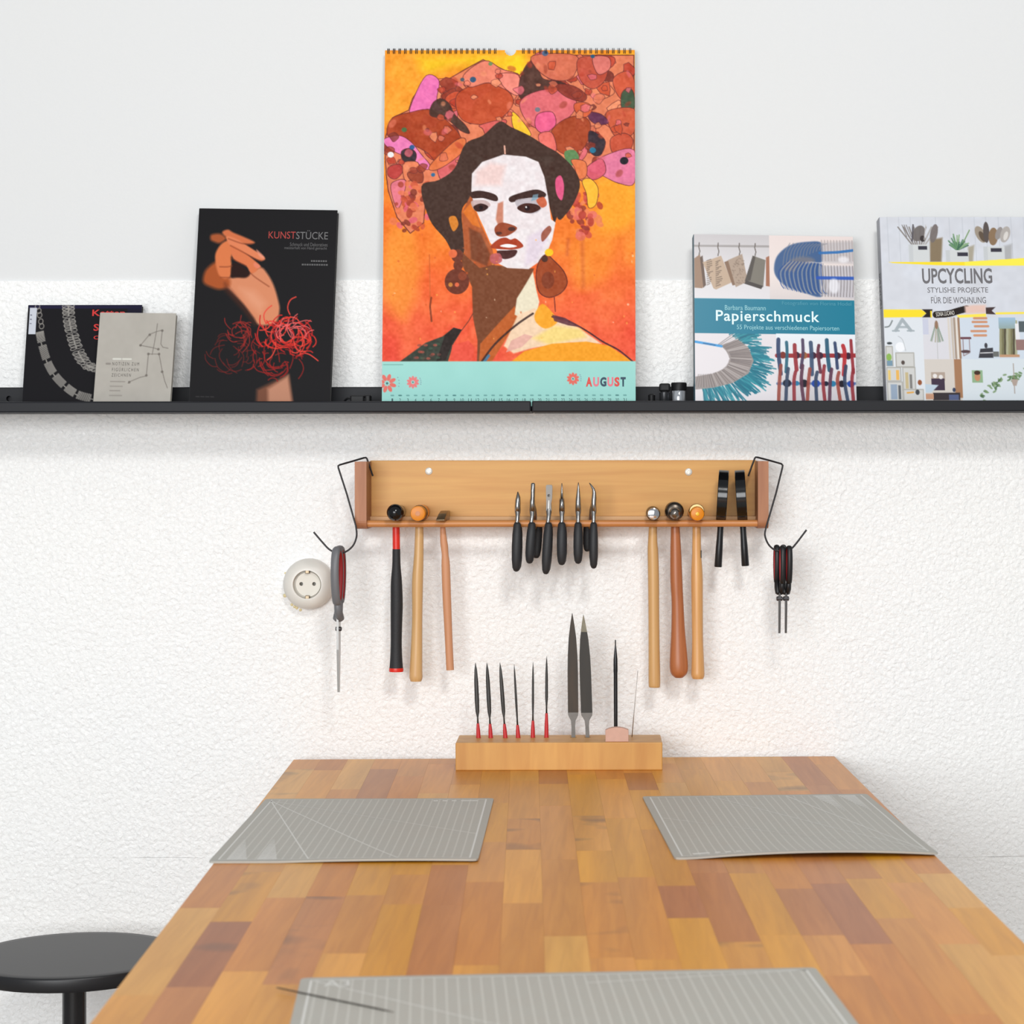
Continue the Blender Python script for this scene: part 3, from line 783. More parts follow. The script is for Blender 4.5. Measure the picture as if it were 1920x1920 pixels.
c.poly(KP([(345, 310), (390, 285), (440, 310), (530, 345), (618, 385), (600, 402), (520, 400), (400, 360)]), (206, 112, 72), 1, soft=4, smooth=True)
c.poly(KP([(380, 345), (460, 360), (580, 430), (712, 515), (690, 545), (640, 530), (520, 470), (420, 420)]), (220, 128, 88), 1, soft=3, smooth=True)
c.poly(KP([(420, 420), (500, 450), (600, 520), (682, 590), (662, 612), (640, 640), (600, 650), (560, 590), (450, 530)]), (214, 118, 76), 1, soft=3, smooth=True)
c.poly(KP([(440, 578), (500, 572), (560, 620), (596, 655), (560, 690), (470, 685), (440, 680)]), (44, 26, 24), 1, soft=4, smooth=True)
for ln in [[(420, 420), (520, 470), (640, 532), (690, 545)], [(400, 362), (520, 402), (600, 404)], [(340, 600), (400, 600), (440, 592)], [(350, 690), (430, 690)], [(600, 650), (650, 690), (760, 760)], [(430, 520), (455, 540), (560, 590)]]:
    c.stroke(KP(ln), 2.2, (130, 62, 40), .65, smooth=True, soft=2.5)
c.poly(KP([(640, 450), (700, 500), (706, 524), (670, 510)]), (232, 150, 124), .8, soft=3, smooth=True); c.poly(KP([(630, 560), (676, 586), (660, 610), (626, 590)]), (226, 130, 106), .8, soft=3, smooth=True)
c.poly(KP([(390, 740), (470, 830), (640, 1030), (660, 1080), (560, 960), (400, 800)]), (90, 44, 30), .75, soft=12)
c.poly(KP([(520, 780), (640, 800), (740, 900), (700, 980), (600, 900)]), (226, 160, 128), .6, soft=16)
rk = random.Random(5)
def fibre(cx, cy, sp, col, al, w):
    a = rk.uniform(0, 6.28); r = sp * rk.uniform(.25, 1); L = rk.uniform(60, 190)
    x, y = cx + math.cos(a) * r, cy + math.sin(a) * r * .85
    b = a + (rk.uniform(1.0, 2.1) if rk.random() < .55 else rk.uniform(-3, 3))
    p = [(x, y)]
    for k in range(4):
        x += math.cos(b) * L / 4; y += math.sin(b) * L / 4; b += rk.uniform(.1, .65); p.append((x, y))
    c.stroke(KP(p), w, col, al, smooth=True)
for k in range(26): fibre(470, 1320, 210, (112, 34, 32), .7, 1.8)
for k in range(22): fibre(520, 1130, 110, (150, 42, 38), .8, 1.9)
for k in range(40): fibre(860, 1380, 210, (150, 34, 32), .8, 2.0)
for k in range(70): fibre(930, 1170, 235, rk.choice([(216, 54, 44), (196, 44, 40), (226, 72, 60), (170, 34, 34)]), .92, 2.2)
for k in range(16): fibre(960, 1150, 130, (232, 100, 100), .9, 1.6)
for k in range(4): c.stroke([(374 + k * 9, 747), (380 + k * 9, 747)], 1.6, (90, 88, 88), .5)
hc = c.mesh('printed_cover', PRINT_SATIN, hb.e, hb.fx, hb.fz, -.0003)
lettering('KUNST', (495, 436, 546, 449.5), hb.fx, hb.fz, -.0006, TXT('deep_red', (168, 48, 42)), hc)
lettering('STÜCKE', (547, 433, 607, 450), hb.fx, hb.fz, -.0006, TXT('title_grey', (104, 103, 104)), hc)
G2 = TXT('subtitle_grey', (86, 85, 86))
lettering('Schmuck und Dekoratives', (536, 456.5, 607, 463.5), hb.fx, hb.fz, -.0006, G2, hc)
lettering('meisterhaft von Hand gemacht', (526, 464, 606, 471), hb.fx, hb.fz, -.0006, G2, hc)
c2 = [((577, 491), (606, 491)), ((560, 498), (606, 498))]
for k, (a, b) in enumerate(c2):
    sb = bmesh.new(); x = a[0]
    while x < b[0]:
        wd = 1.8 + (x * 7 % 3)
        box_bm(float(hb.fx(x)), float(hb.fx(x + wd)), -.0007, -.0003, float(hb.fz(a[1] + 1.6)), float(hb.fz(a[1] - 1.4)), bm=sb); x += wd + 1.2
    finish('author_line', sb, G2, hc, world_space=False)

# --- paper jewellery book --------------------------------------------
pb = book('paper_jewellery_book', 'square teal-banded craft book with four jewellery photos on its cover', 'book', 1302, 1604, 444, -.092, -.042, .020, yaw=.06, roll=.012, cover_rgb=(210, 208, 206), spine_rgb=(48, 84, 98))
c = Canvas(1302, 444, 1604, pb.pb, 1.15, (214, 210, 212))
def Z5(u, v): return (1190 + u * .2344, 420 + v * .2344)
c.vgrad(1302, 444, 1446, 565, [(444, (196, 192, 194)), (500, (212, 209, 212)), (564, (220, 217, 220))])
c.stroke([(1302, 466), (1446, 465)], 4, (158, 153, 152), .9)
for x in (1312, 1348, 1388, 1418): c.stroke([(x, 460), (x - 1, 468), (x + 1, 476), (x - 1, 484)], 1.8, (84, 74, 68), .9)
c.poly([(1302, 490), (1313, 482), (1323, 538), (1317, 546), (1302, 545)], (152, 124, 104), 1)
c.poly([(1313, 488), (1318, 484), (1324, 540), (1319, 545)], (100, 80, 70), 1)
c.poly([(1318, 497), (1353, 484), (1373, 534), (1343, 548), (1338, 546)], (188, 164, 142), 1)
for k in range(26):
    x, y = 1326 + (k * 17 % 34), 494 + k * 1.9
    c.stroke([(x, y), (x + rk.uniform(4, 12), y - 3)], 1.6, (92, 76, 66), .7)
c.poly([(1359, 496), (1368, 492), (1382, 538), (1374, 540)], (132, 104, 84), 1)
c.poly([(1366, 492), (1393, 480), (1403, 532), (1380, 543)], (170, 150, 134), 1)
for k in range(60): c.ell(rk.uniform(1374, 1396), rk.uniform(488, 536), 1.3, 1, (128, 110, 96), .6)
c.poly([(1413, 483), (1437, 491), (1432, 542), (1398, 530)], (122, 117, 108), 1)
c.poly([(1413, 483), (1418, 486), (1408, 530), (1397, 532)], (82, 76, 72), 1); c.poly([(1400, 530), (1432, 540), (1428, 546), (1396, 536)], (72, 66, 64), 1)
c.poly([(1438, 486), (1446, 482), (1446, 541), (1437, 540)], (160, 108, 84), 1)
c.vgrad(1446, 444, 1604, 565, [(444, (228, 214, 211)), (520, (230, 218, 214)), (564, (214, 205, 204))])
c.poly([(1453, 506), (1460, 482), (1484, 462), (1518, 455), (1545, 458), (1545, 492), (1520, 492), (1512, 496), (1545, 500), (1545, 556), (1510, 552), (1476, 540), (1458, 524)], (66, 96, 140), 1, soft=3, smooth=True)
c.poly([(1470, 505), (1492, 486), (1520, 484), (1530, 492), (1500, 500), (1490, 512)], (120, 118, 126), .8, soft=6, smooth=True)
c.poly([(1545, 456), (1604, 452), (1604, 496), (1545, 494)], (196, 190, 192), 1, soft=6)
c.poly([(1540, 500), (1604, 500), (1604, 562), (1540, 556)], (196, 192, 198), 1, soft=4)
for k in range(22):
    t = k / 21; x = 1462 + t * 84
    c.stroke([(x + 18 * (1 - t), 492 + 4 * t), (x, 512), (x + 3, 534 + 12 * t), (x + 9, 544 + 9 * min(1, t * 2))], 1.6, (150, 152, 160) if k % 2 else (38, 74, 140), .9, smooth=True)
for k in range(12):
    t = k / 11; x = 1470 + t * 70
    c.stroke([(x, 500 - 30 * t), (x + 4, 476 - 14 * t), (x + 14, 458)], 1.6, (128, 130, 140), .7, smooth=True)
for k in range(11):
    x = 1544 + k * 5.8
    c.stroke([(x, 500), (x + 1, 530), (x - 1, 558)], 1.7, (132, 126, 128), .85, smooth=True); c.stroke([(x, 452), (x + 1, 490)], 2.4, (160, 150, 150), .6)
c.stroke([(1540, 476), (1575, 474), (1604, 470)], 5, (44, 108, 176), .9); c.stroke([(1535, 523), (1604, 523)], 6, (40, 84, 180), .9)
c.ell(1566, 538, 10, 14, (240, 240, 246), .7, soft=5); c.ell(1585, 488, 10, 6, (240, 238, 242), .7, soft=5)
c.rect(1302, 565, 1604, 630, (32, 122, 148)); c.noise(20, 2, 31, sl=c.sub(1302, 566, 1604, 629))
c.rect(1302, 630, 1456, 775, (222, 217, 221))
fc = (1330, 676)
for k in range(210):
    a = rk.uniform(-1.15, 1.75); r0 = 76 + rk.uniform(-6, 4)
    x, y = fc[0] + math.cos(a) * r0 * 1.02, fc[1] + math.sin(a) * r0 * .72
    l = rk.uniform(14, 46); b = a * .75 + rk.uniform(-.25, .35)
    c.stroke([(x, y), (x + math.cos(b) * l * .5, y + math.sin(b) * l * .45 + 2), (min(x + math.cos(b) * l, 1454), y + math.sin(b) * l * .8 + 6)], 2.6, rk.choice([(28, 122, 140), (24, 104, 126), (52, 146, 160), (20, 112, 134)]), .8, smooth=True)
c.poly([(1350, 652), (1383, 641), (1402, 655), (1412, 680), (1402, 704), (1372, 722), (1336, 731), (1302, 735), (1302, 711), (1334, 705), (1358, 692), (1367, 677), (1360, 662)], (152, 143, 141), 1, smooth=False)
for k in range(46):
    a = -1.0 + k * 2.75 / 45
    c.stroke([(1318 + math.cos(a) * 52, 676 + math.sin(a) * 30), (1322 + math.cos(a + .05) * 86, 676 + math.sin(a + .05) * 54)], 1.3, rk.choice([(100, 92, 92), (186, 178, 176), (122, 112, 110)]), .75)
c.ell(1318, 677, 48, 29, (224, 219, 223), 1, soft=2)
c.rect(1302, 655, 1318, 706, (224, 219, 223)); c.stroke([(1302, 646), (1322, 649), (1352, 654)], 4.5, (60, 150, 214), .95); c.stroke([(1318, 649), (1340, 652)], 2, (40, 70, 110), .6)
c.rect(1302, 565, 1604, 630, (32, 122, 148))
c.vgrad(1456, 630, 1604, 775, [(630, (226, 232, 238)), (690, (222, 222, 226)), (720, (206, 202, 206)), (775, (198, 194, 198))])
SC2 = [(46, 62, 98), (40, 96, 118), (146, 44, 52), (74, 60, 88), (58, 78, 108), (98, 44, 60), (36, 84, 110)]
c.stroke([(1456, 670), (1604, 668)], 8, (150, 40, 44), .95)
for k, x in enumerate([1467, 1493, 1507, 1524, 1537, 1570, 1590]): c.ell(x, 669, 6, 6.5, rk.choice([(206, 52, 42), (122, 48, 40), (150, 96, 60), (60, 30, 50)]))
for k in range(10):
    x = 1459 + k * 15.2
    c.stroke([(x, 640 + k % 3 * 5), (x + rk.uniform(-2, 3), 665), (x + rk.uniform(-4, 5), 704 - k % 4 * 4)], 6 if k % 2 else 7.5, SC2[k % 7] if k != 8 else (176, 40, 46), .92, smooth=True)
c.stroke([(1456, 722), (1604, 720)], 5, (60, 92, 140), .7)
for k, (x, r) in enumerate([(1474, 8), (1492, 5), (1506, 8), (1528, 8), (1547, 5), (1560, 6), (1577, 7), (1594, 7)]): c.ell(x, 721, r, r * .9, [(24, 30, 52), (40, 120, 160), (30, 26, 40), (34, 72, 160)][k % 4])
for k in range(11):
    x = 1461 + k * 13.6
    c.stroke([(x + 2, 688 + k % 3 * 6), (x - 1, 716), (x + rk.uniform(-4, 5), 752)], 6.5, [(150, 70, 60), (52, 66, 92), (140, 46, 54), (88, 52, 72)][k % 4], .9, smooth=True)
pc = c.mesh('printed_cover', PRINT_GLOSS, pb.e, pb.fx, pb.fz, -.0003)
lettering('Papierschmuck', (1342, 586.5, 1537, 613), pb.fx, pb.fz, -.0006, TXT('ice_white', (224, 244, 246)), pc, bold=.012, spacing=1.08)
lettering('Barbara Baumann', (1359, 577, 1436, 586), pb.fx, pb.fz, -.0006, TXT('pale_teal', (150, 206, 214)), pc)
lettering('55 Projekte aus verschiedenen Papiersorten', (1381, 613.5, 1574, 624.5), pb.fx, pb.fz, -.0006, TXT('pale_teal', (150, 206, 214)), pc)
lettering('Fotografien von Florina Hodel', (1467, 568, 1598, 577), pb.fx, pb.fz, -.0006, TXT('mid_teal', (70, 150, 172)), pc)

# --- upcycling book ---------------------------------------------------
ub = book('upcycling_book', 'pale grey book with yellow bands and photos of rooms and cutlery pots', 'book', 1658, 1948, 409, -.092, -.042, .022, yaw=.06, roll=-.006, cover_rgb=(206, 208, 212), spine_rgb=(150, 152, 160))
c = Canvas(1658, 409, 1948, ub.pb, 1.15, (210, 213, 221)); c.noise(26, 4, 2, tint=(.8, 1, 1.2)); c.noise(9, 3, 7)
for x in (1672, 1694, 1716, 1740, 1764, 1790, 1815, 1838, 1860, 1884, 1908, 1932): c.stroke([(x, 409), (x + 1, 494)], 1.4, (188, 192, 200), .7)
MET = (134, 128, 124)
c.poly([(1752, 452), (1776, 448), (1772, 494), (1750, 494)], (128, 110, 84), .9, soft=4); c.poly([(1824, 466), (1836, 462), (1832, 494), (1822, 494)], (160, 150, 128), .8, soft=4); c.poly([(1893, 464), (1908, 460), (1906, 494), (1892, 494)], (160, 160, 160), .7, soft=5)
for a in (-.5, -.36, -.22, -.1, .06, .2, .34, .5):
    bx = 1730 + a * 24; c.stroke([(bx, 462), (bx + a * 52, 428)], 2.6, MET if a < .3 else (168, 164, 160), .95)
for x in (1700, 1704, 1708): c.stroke([(x + 8, 446), (x, 424)], 1.6, (120, 114, 112), .9)
c.ell(1731, 440, 11, 16, (112, 106, 104), .95, .5); c.ell(1760, 440, 7, 18, (118, 110, 108), .95, .25); c.ell(1738, 450, 5, 6, (64, 58, 58)); c.stroke([(1745, 424), (1741, 452)], 1.5, (196, 192, 190)); c.stroke([(1721, 424), (1718, 454)], 3, (90, 86, 92))
for k in range(26):
    a = rk.uniform(-2.7, -.4); l = rk.uniform(12, 32)
    c.stroke([(1803, 472), (1803 + math.cos(a) * l, 472 + math.sin(a) * l)], 2.6, rk.choice([(86, 128, 96), (112, 150, 110), (66, 104, 84), (140, 172, 130)]), .9)
c.stroke([(1815, 458), (1828, 434)], 2, (110, 146, 90))
c.ell(1849, 442, 9, 17, (158, 146, 132), 1, -.45); c.ell(1852, 446, 5, 11, (92, 78, 66), .9, -.45); c.ell(1860, 438, 6, 20, (92, 84, 82), 1, .0); c.ell(1873, 446, 9, 17, (140, 116, 92), 1, .1); c.ell(1884, 440, 6, 13, (150, 144, 142), 1, .4); c.ell(1896, 442, 9, 16, (176, 170, 166), 1, .35); c.ell(1897, 445, 4, 9, (220, 216, 212), .9, .35)
for xa, xb, ya, l0, l1, ly in [(1711, 1750, 461, 1729, 1746, 464), (1781, 1824, 472, 1803, 1823, 476), (1853, 1893, 465, 1867, 1888, 468)]:
    c.rect(xa, ya, xb, 494, (208, 211, 212)); c.rect(xa, ya, xa + 8, 494, (190, 194, 198), .6); c.rect(l0, ly, l1, ly + 7, (62, 60, 70))
YE = (247, 220, 52)
c.poly([(1672, 494), (1815, 494), (1948, 486), (1948, 501), (1815, 501), (1760, 500), (1680, 496)], YE, 1); c.poly([(1816, 494), (1948, 486), (1948, 501), (1816, 501)], (253, 238, 92), .8)
c.rect(1658, 599, 1731, 775, (220, 225, 231)); c.rect(1731, 599, 1800, 676, (216, 215, 221)); c.rect(1800, 599, 1948, 676, (206, 216, 228)); c.rect(1731, 676, 1800, 775, (210, 203, 196)); c.rect(1800, 676, 1948, 775, (214, 222, 228))
c.poly([(1658, 583), (1730, 583.5), (1739, 590), (1730, 597.5), (1658, 598)], YE, 1)
BK = (44, 38, 36)
c.poly([(1731, 583), (1751, 583), (1747, 598), (1731, 598), (1739, 590.5)], BK, 1)
c.stroke([(1748, 587), (1748, 597)], 3, YE)
c.poly([(1796, 594), (1852, 591), (1852, 597), (1800, 599)], (252, 228, 90), 1)
c.stroke([(1757, 593), (1780, 591.5), (1800, 586), (1816, 582)], 12.5, BK, 1, smooth=True)
c.poly([(1812, 577), (1830, 575), (1852, 575), (1852, 590), (1830, 591), (1813, 591)], (226, 194, 182), 1, soft=5)
c.poly([(1852, 580), (1871, 579), (1863, 586), (1871, 593), (1852, 592)], (72, 58, 58), 1)
c.stroke([(1872, 591), (1948, 590)], 4, (246, 224, 90), 1)
# left photo: letter A, lamp, box shelves
AL = (164, 174, 180)
c.stroke([(1680, 622), (1693, 602), (1708, 622)], 6, AL, .95); c.stroke([(1685, 616), (1703, 616)], 4, AL, .9); c.stroke([(1674, 623), (1686, 623)], 3, AL); c.stroke([(1702, 623), (1714, 623)], 3, AL)
c.stroke([(1660, 616), (1668, 614), (1674, 604)], 2.4, (96, 104, 104), .8, smooth=True)
c.ell(1687, 653, 9, 9, (240, 242, 246)); c.ell(1667, 646, 5, 2.4, (70, 76, 80)); c.stroke([(1684, 633), (1692, 640), (1697, 660)], 1.4, (180, 184, 188), .8, smooth=True)
SH = (170, 168, 162)
for xa, ya, xb, yb in [(1660, 652, 1672, 688), (1678, 664, 1712, 690), (1660, 691, 1686, 716), (1690, 691, 1713, 734), (1660, 718, 1688, 752), (1690, 732, 1727, 752)]:
    c.rect(xa, ya, xb, yb, (206, 206, 204)); c.stroke([(xa, ya), (xb, ya), (xb, yb), (xa, yb)], 2, SH, .95, closed=True)
c.ell(1665, 672, 5, 7, (140, 180, 90)); c.rect(1661, 678, 1671, 688, (120, 150, 170)); c.rect(1662, 696, 1667, 714, (226, 196, 120)); c.rect(1677, 696, 1683, 714, (230, 180, 96)); c.rect(1694, 700, 1700, 730, (196, 180, 140)); c.rect(1702, 704, 1707, 730, (130, 128, 126)); c.rect(1666, 722, 1678, 750, (150, 166, 186)); c.rect(1680, 724, 1685, 750, (96, 100, 104)); c.stroke([(1697, 738), (1708, 737)], 3, (224, 166, 80)); c.ell(1716, 737, 4, 5, (70, 72, 76)); c.ell(1691, 682, 3.4, 4, (90, 80, 76)); c.ell(1721, 719, 4, 5, (150, 90, 60))
# top middle photo: dried bunch, curtain
for k in range(14):
    a = rk.uniform(1.2, 1.95); c.stroke([(1757, 606), (1757 + math.cos(a) * 34, 606 + math.sin(a) * 38)], 1.8, rk.choice([(150, 156, 140), (180, 170, 150), (140, 160, 150)]), .8)
c.stroke([(1757, 604), (1757, 675)], 1.5, (190, 190, 192)); c.ell(1757, 612, 3.4, 8, (150, 120, 100)); c.rect(1731, 600, 1742, 630, (196, 200, 220), .8)
for x, col in [(1780, (214, 206, 196)), (1786, (196, 184, 170)), (1791, (160, 140, 122)), (1795, (226, 218, 208)), (1799, (150, 116, 90))]: c.stroke([(x, 600), (x + 1, 674)], 4, col, .9)
# top right photo: signs, suitcases, curtain
for x0, x1, y in [(1829, 1852, 600), (1826, 1852, 607), (1830, 1855, 615), (1823, 1850, 624), (1828, 1850, 632)]: c.stroke([(x0, y), (x1, y)], 4.4, (204, 140, 104), .9)
c.stroke([(1803, 637), (1820, 637)], 4, (110, 70, 78)); c.stroke([(1806, 638), (1806, 670), (1818, 664), (1818, 638)], 1.6, (130, 100, 100), .8); c.ell(1810, 662, 9, 3, (90, 70, 74)); c.poly([(1838, 657), (1862, 655), (1862, 674), (1834, 674)], (66, 66, 72), 1); c.stroke([(1838, 665), (1862, 664)], 2, (200, 200, 204)); c.ell(1849, 651, 3, 5, (70, 70, 76)); c.rect(1862, 662, 1873, 672, (110, 112, 110))
for k, x in enumerate(np.arange(1876, 1906, 4.2)): c.stroke([(x + 3, 606), (x, 668)], 4.4, [(150, 146, 110), (120, 116, 84), (86, 80, 62), (170, 170, 140)][k % 4], .95)
c.vgrad(1876, 600, 1906, 618, [(600, (160, 190, 214)), (618, (150, 170, 170))]); c.rect(1906, 610, 1914, 650, (230, 230, 232)); c.rect(1913, 606, 1948, 626, (90, 100, 104)); c.rect(1906, 640, 1948, 660, (150, 120, 116)); c.rect(1874, 668, 1912, 673, (190, 150, 120))
# bottom photos
c.rect(1743, 700, 1769, 716, (176, 160, 148)); c.rect(1743, 712, 1768, 734, (70, 58, 74)); c.ell(1750, 707, 4, 4, (230, 226, 224)); c.ell(1761, 709, 4, 4, (226, 222, 220)); c.rect(1787, 676, 1801, 748, (166, 124, 94)); c.rect(1745, 738, 1796, 752, (62, 56, 60)); c.rect(1775, 742, 1793, 752, (90, 100, 136)); c.poly([(1731, 722), (1756, 724), (1742, 738), (1731, 738)], (190, 206, 220), 1); c.rect(1731, 740, 1746, 750, (196, 150, 124)); c.ell(1785, 733, 3, 4, (60, 70, 96))
c.rect(1820, 697, 1840, 720, (146, 176, 140)); c.ell(1830, 709, 5.5, 8, (196, 140, 106)); c.ell(1830, 701.5, 6, 4, (74, 54, 46))
for k in range(60):
    x, y = (rk.gauss(1900, 8), rk.gauss(712, 4)) if k < 22 else ((rk.uniform(1834, 1876), 0) if k < 46 else (rk.uniform(1912, 1948), rk.uniform(678, 700)))
    if 22 <= k < 46: y = 748 - (x - 1834) * .75 + rk.gauss(0, 5)
    c.ell(x, y, 4, 1.8, rk.choice([(96, 128, 84), (124, 150, 108), (74, 104, 70)]), .85, rk.uniform(0, 3))
c.stroke([(1899, 685), (1899, 740)], 1.5, (150, 130, 116), .8); c.poly([(1893, 714), (1907, 714), (1903, 726), (1897, 726)], (176, 160, 150), 1)
uc = c.mesh('printed_cover', PRINT_GLOSS, ub.e, ub.fx, ub.fz, -.0003)
DG = TXT('upcycling_grey', (104, 102, 106))
lettering('UPCYCLING', (1734, 506, 1867, 535), ub.fx, ub.fz, -.0006, DG, uc, bold=.02)
lettering('STYLISHE PROJEKTE', (1743, 542, 1858, 555), ub.fx, ub.fz, -.0006, DG, uc)
lettering('FÜR DIE WOHNUNG', (1749, 557.5, 1853, 572), ub.fx, ub.fz, -.0006, DG, uc)
lettering('SONIA LUCANO', (1757, 587, 1792, 595), ub.fx, ub.fz, -.0006, TXT('ribbon_white', (226, 222, 214)), uc, rot=-.10)
# spine title, reading upwards
def spine_text(body, z0, z1, book_, material, frac=.6):
    o = lettering(body, (0, 0, 1, 1), lambda q: np.asarray(q) * 1.0, lambda q: -np.asarray(q) * 1.0, 0, material, book_.e, name='spine_lettering')
    me = o.data
    for v in me.vertices:
        u, w = v.co.x, v.co.z + 1
        v.co = Vector((-book_.W / 2 - .0011, book_.t * (.5 + frac / 2) - w * frac * book_.t, z0 + u * (z1 - z0)))
    me.update(); return o
spine_text('UPCYCLING', float(ub.fz(578)), float(ub.fz(512)), ub, TXT('spine_dark', (70, 70, 76)))

# --- little things on the ledge -----------------------------------------
yl = -.060
lp = empty('eye_loupe', (PX(1273, yl), yl, FLOOR_Z), 'black eye loupe with glass body standing beside teal book', 'loupe')
zt = PZ(717.5, yl); zm = PZ(733, yl)
finish('eyecup', lathe_bm((PX(1273, yl), yl, 0), (0, 0, 1), [(zm, .0095), (zm + .001, .0115), (zt - .002, .0118), (zt, .0108), (zt, .0085), (zm + .003, .008)]), MATTBLACK, lp, smooth=True, auto=40)
finish('glass_body', lathe_bm((PX(1273, yl), yl, 0), (0, 0, 1), [(FLOOR_Z, .0088), (FLOOR_Z + .002, .0098), (zm, .0098), (zm + .001, .009)]), mat('clear_grey_glass', (196, 200, 206), .06, .55), lp, smooth=True, auto=40)
finish('clip_frame', box_bm(PX(1282, yl), PX(1284, yl), yl - .004, yl + .004, FLOOR_Z, zm + .004, .0008), MATTBLACK, lp)
fl = empty('folding_loupe', (PX(1247, yl), yl, FLOOR_Z), 'black folding loupe lying against the eye loupe', 'loupe')
finish('cover_plate', box_bm(PX(1236, yl), PX(1257, yl), yl - .009, yl + .002, PZ(735, yl), PZ(719, yl), .003), MATTBLACK, fl)
finish('lens_barrel', lathe_bm((PX(1246, yl), yl - .002, 0), (0, 0, 1), [(FLOOR_Z, .0068), (FLOOR_Z + .001, .0075), (PZ(736, yl), .0075), (PZ(734, yl), .006)]), mat('dark_lens_barrel', (52, 53, 56), .3, .4), fl, smooth=True, auto=40)
finish('hinge_pin', lathe_bm((PX(1222, yl), yl - .002, 0), (0, 0, 1), [(FLOOR_Z, .0048), (PZ(741, yl), .0052), (PZ(739, yl), .0035)]), MATTBLACK, fl, smooth=True, auto=40)
finish('swing_arm', box_bm(PX(1222, yl), PX(1246, yl), yl - .004, yl, FLOOR_Z + .001, FLOOR_Z + .005, .0008), MATTBLACK, fl)
cb = empty('plug_adapter', (PX(675, yl), yl, FLOOR_Z), 'small black cable plug lying between tall black book and calendar', 'plug')
finish('plug_body', box_bm(PX(658, yl), PX(684, yl), yl - .010, yl + .006, FLOOR_Z, PZ(740.5, yl), .002), MATTBLACK, cb)
finish('plug_head', box_bm(PX(686, yl), PX(696, yl), yl - .012, yl + .008, FLOOR_Z, PZ(740, yl), .002), MATTBLACK, cb)
finish('collar', box_bm(PX(683, yl), PX(687, yl), yl - .006, yl + .003, FLOOR_Z, PZ(745, yl), .001), MATTBLACK, cb)
finish('cable', tube_bm([(p[0], p[1], p[2]) for p in catmull([(PX(660, yl), yl, FLOOR_Z + .012), (PX(652, yl), yl, FLOOR_Z + .0125), (PX(642, yl), yl + .006, FLOOR_Z + .006), (PX(634, yl), yl + .016, FLOOR_Z + .002)], 5)], .0016, 8), MATTBLACK, cb, smooth=True)

# ------------------------------------------------------------------ wooden tool rack
PINE = wood('oiled_pine', (226, 168, 88), (206, 140, 64), 'x', .45, 90, .05, .7)
ENDW = wood('reddish_end_panel', (176, 118, 82), (150, 92, 62), 'z', .5, 110, .06, .8)
DOWEL = wood('dowel_wood', (206, 138, 78), (186, 114, 60), 'x', .4, 120, .03, .6)
RAIL = wood('pale_rail', (218, 172, 122), (200, 150, 100), 'x', .5, 120, .03, .6)
FY = -.088
XL0, XL1 = PX(665, FY), PX(687, FY); XR0, XR1 = PX(1421, FY), PX(1441, FY)
RZ1 = PZ(865, FY); RZ0 = PZ(991.5, FY)
rack = empty('tool_rack', ((XL0 + XR1) / 2, -.003, RZ0), 'wall-mounted pine tool rack with dowel rail and reddish end panels', 'tool rack')
finish('back_board', box_bm(XL1 - .002, XR0 + .002, -.020, -.0028, RZ0 + .001, PZ(863, -.02), .001), PINE, rack)
for a, b in ((XL0, XL1), (XR0, XR1)):
    bm = box_bm(a, b, FY, -.0028, RZ0, RZ1)
    ed = [e for e in bm.edges if abs(e.verts[0].co.z - RZ0) < 1e-5 and abs(e.verts[1].co.z - RZ0) < 1e-5 and abs(e.verts[0].co.y - FY) < 1e-5 and abs(e.verts[1].co.y - FY) < 1e-5]
    bmesh.ops.bevel(bm, geom=ed, offset=.012, segments=6, profile=.5, affect='EDGES')
    finish('end_panel', bm, ENDW, rack)
DY = -.076; DZ = PZ(981.5, DY); DR = .0052
finish('front_dowel', tube_bm([(XL1 - .004, DY, DZ), (XR0 + .004, DY, DZ)], DR, 20), DOWEL, rack, smooth=True, auto=50)
RAIL_T = PZ(968, -.036)
finish('back_rail', box_bm(XL1 - .001, XR0 + .001, -.036, -.019, RZ0 + .003, RAIL_T, .0008), RAIL, rack)
for px, py in ((804, 883), (1291, 885)):
    q = P(px, py, -.0205)
    sc_ = finish('screw', lathe_bm(q, (0, -1, 0), [(-.004, .0035), (0, .0056), (.0008, .0054), (.0016, .0038), (.0018, .0001)]), mat('screw_cap', (226, 220, 210), .35, .2), rack, smooth=True, auto=40)
    a_, b_ = .0027, .0010
    plus = [(a_, -b_), (a_, b_), (b_, b_), (b_, a_), (-b_, a_), (-b_, b_), (-a_, b_), (-a_, -b_), (-b_, -b_), (-b_, -a_), (b_, -a_), (b_, -b_)]
    cut(sc_, prism_bm([(q.x + u_, q.z + v_) for u_, v_ in plus], q.y - .004, q.y + .0004))

